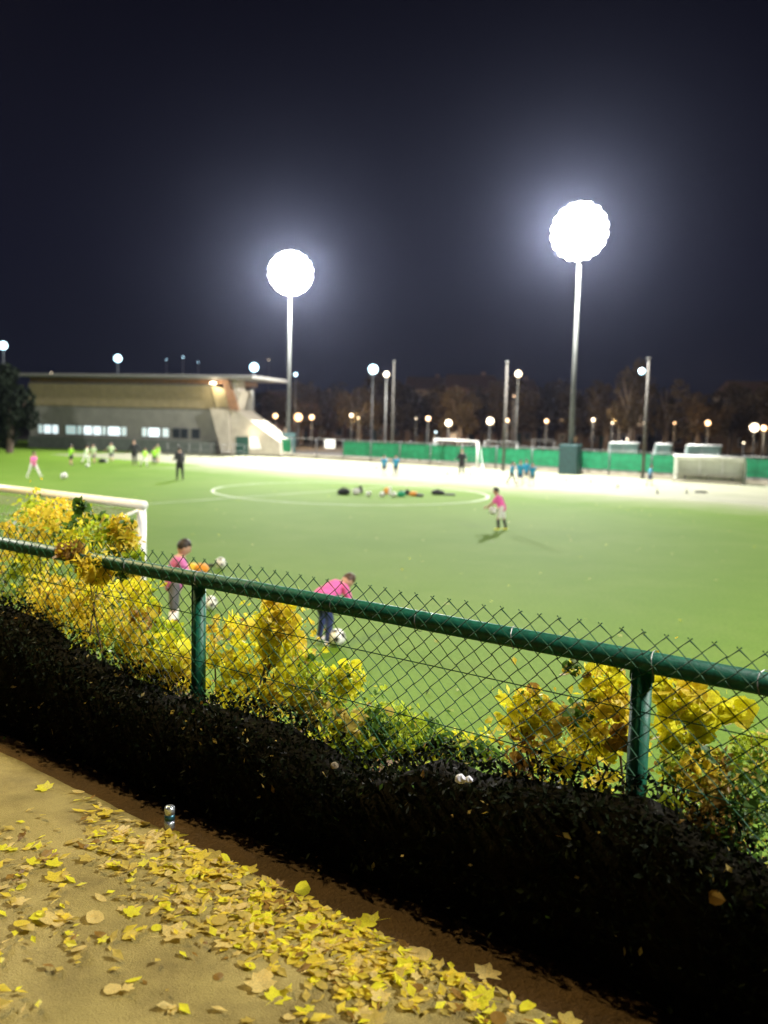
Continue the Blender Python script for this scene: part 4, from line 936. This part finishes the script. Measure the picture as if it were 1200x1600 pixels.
def bag(px, py, s, m, label, name='kit_bag', cat='bag', rz=0.0, handle=True):
    p = P(px, py); t = thing(name, label, cat, p, rz, 'kit pile on the centre of the pitch')
    bm = bmesh.new(); bmesh.ops.create_icosphere(bm, subdivisions=3, radius=1)
    for v in bm.verts:
        c = v.co; c = Vector((math.copysign(abs(c.x) ** .6, c.x) * s[0], math.copysign(abs(c.y) ** .7, c.y) * s[1], max(-.8, c.z) * s[2]))
        v.co = c * (1 + .22 * noise.noise(c * 4 + p)) + Vector((0, 0, s[2] * .85))
    bm_obj('body', bm, M[m], t, smooth=True)
    if handle: tubeo('strap', [(-s[0] * .5, 0, s[2] * 1.6), (-s[0] * .2, -.05, s[2] * 2.1), (s[0] * .25, -.04, s[2] * 2.05), (s[0] * .5, 0, s[2] * 1.6)], .018, M['black'], t, 6)
    return t
bag(537, 773, (.27, .2, .15), 'black', 'black kit bag at the left end of the kit pile')
bag(557, 773, (.17, .15, .15), 'whitecloth', 'white bag leaning on the black kit bag')
bag(563, 771, (.10, .12, .17), 'black', 'small black bag behind the white bag')
bag(605, 772, (.15, .12, .16), 'orange', 'orange bib heap standing behind the balls', 'bib_heap', 'bibs', handle=False)
bag(609, 774, (.07, .07, .22), 'whitecloth', 'upright white bottle carrier behind the balls', handle=False)
bag(627, 776, (.18, .15, .13), 'gbag', 'green bag in the middle of the kit pile')
bag(636, 773, (.14, .12, .11), 'black', 'small dark bag right of the green bag')
bag(646, 775, (.18, .13, .10), 'orange', 'flat orange bib heap right of the green bag', 'bib_heap', 'bibs', handle=False)
bag(656, 776, (.16, .12, .07), 'greycloth', 'grey jacket lying at the end of the bib heap', 'jacket', 'jacket', handle=False)
bag(684, 773, (.30, .2, .11), 'black', 'flat black bag right of the kit pile')
bag(702, 774, (.30, .16, .045), 'black', 'black jacket spread beside the flat black bag', 'jacket', 'jacket', handle=False)
bag(160, 723, (.28, .2, .13), 'black', 'black bag lying among the children in lime bibs')
bag(1095, 770, (.32, .2, .06), 'black', 'dark jacket lying on the pale apron below the dugout', 'jacket', 'jacket', handle=False)
# yellow and orange bibs hanging on a low stand beyond the rail
for k, (px, py, m_, sx, lab) in enumerate(((300, 893, 'amber', .13, 'amber bib heap beside the mauve shirted child'), (316, 894, 'orange', .14, 'orange bib heap right of the amber one'))):
    bag(px, py, (sx, .13, .10), m_, lab, 'bib_heap', 'bibs', handle=False)
bag(329, 885, (.08, .05, .03), 'black', 'dark strap end lying by the orange bib heap', 'strap', 'strap', handle=False)
cm = None
for px, py, lab in ((588, 733, 'dark marker cone left of the blue children'), (699, 742, 'dark marker cone left of the man in black'), (735, 742, 'dark marker cone right of the man in black'), (885, 752, 'marker cone at the foot of the right mast'), (923, 754, 'marker cone right of the right mast'), (965, 762, 'marker cone left of the lone blue child'), (1027, 771, 'marker cone below the lone blue child'), (1073, 771, 'marker cone left of the jacket')):
    t = thing('marker_cone', lab, 'cone', P(px, py), 0, 'marker cones on the pale apron')
    if cm is None:
        a = tubeo('cone', [(0, 0, .02), (0, 0, .24)], [.05, .015], M['darksteel'], t, 10); b = boxo('base', (0, 0, .01), (.16, .16, .02), M['darksteel'], t, bev=.005); cm = (a, b)
    else:
        for q in cm: c = q.copy(); C.objects.link(c); c.parent = t

# ------------------------------------------------------------------ haze
bm = bmesh.new(); box(bm, (0, 124, 8.5), (480, 284, 19.6))
hz = bm_obj('haze', bm, None); hz['kind'] = 'stuff'; hz['label'] = 'thin night haze over the whole ground'; hz['category'] = 'haze'
hm = bpy.data.materials.new('night_haze'); hm.use_nodes = True; t_ = hm.node_tree; t_.nodes.clear()
pv = t_.nodes.new('ShaderNodeVolumePrincipled'); oo = t_.nodes.new('ShaderNodeOutputMaterial'); t_.links.new(pv.outputs[0], oo.inputs['Volume'])
pv.inputs['Color'].default_value = (.58, .66, 1, 1); pv.inputs['Density'].default_value = HAZE; pv.inputs['Anisotropy'].default_value = .89
hz.data.materials.append(hm)
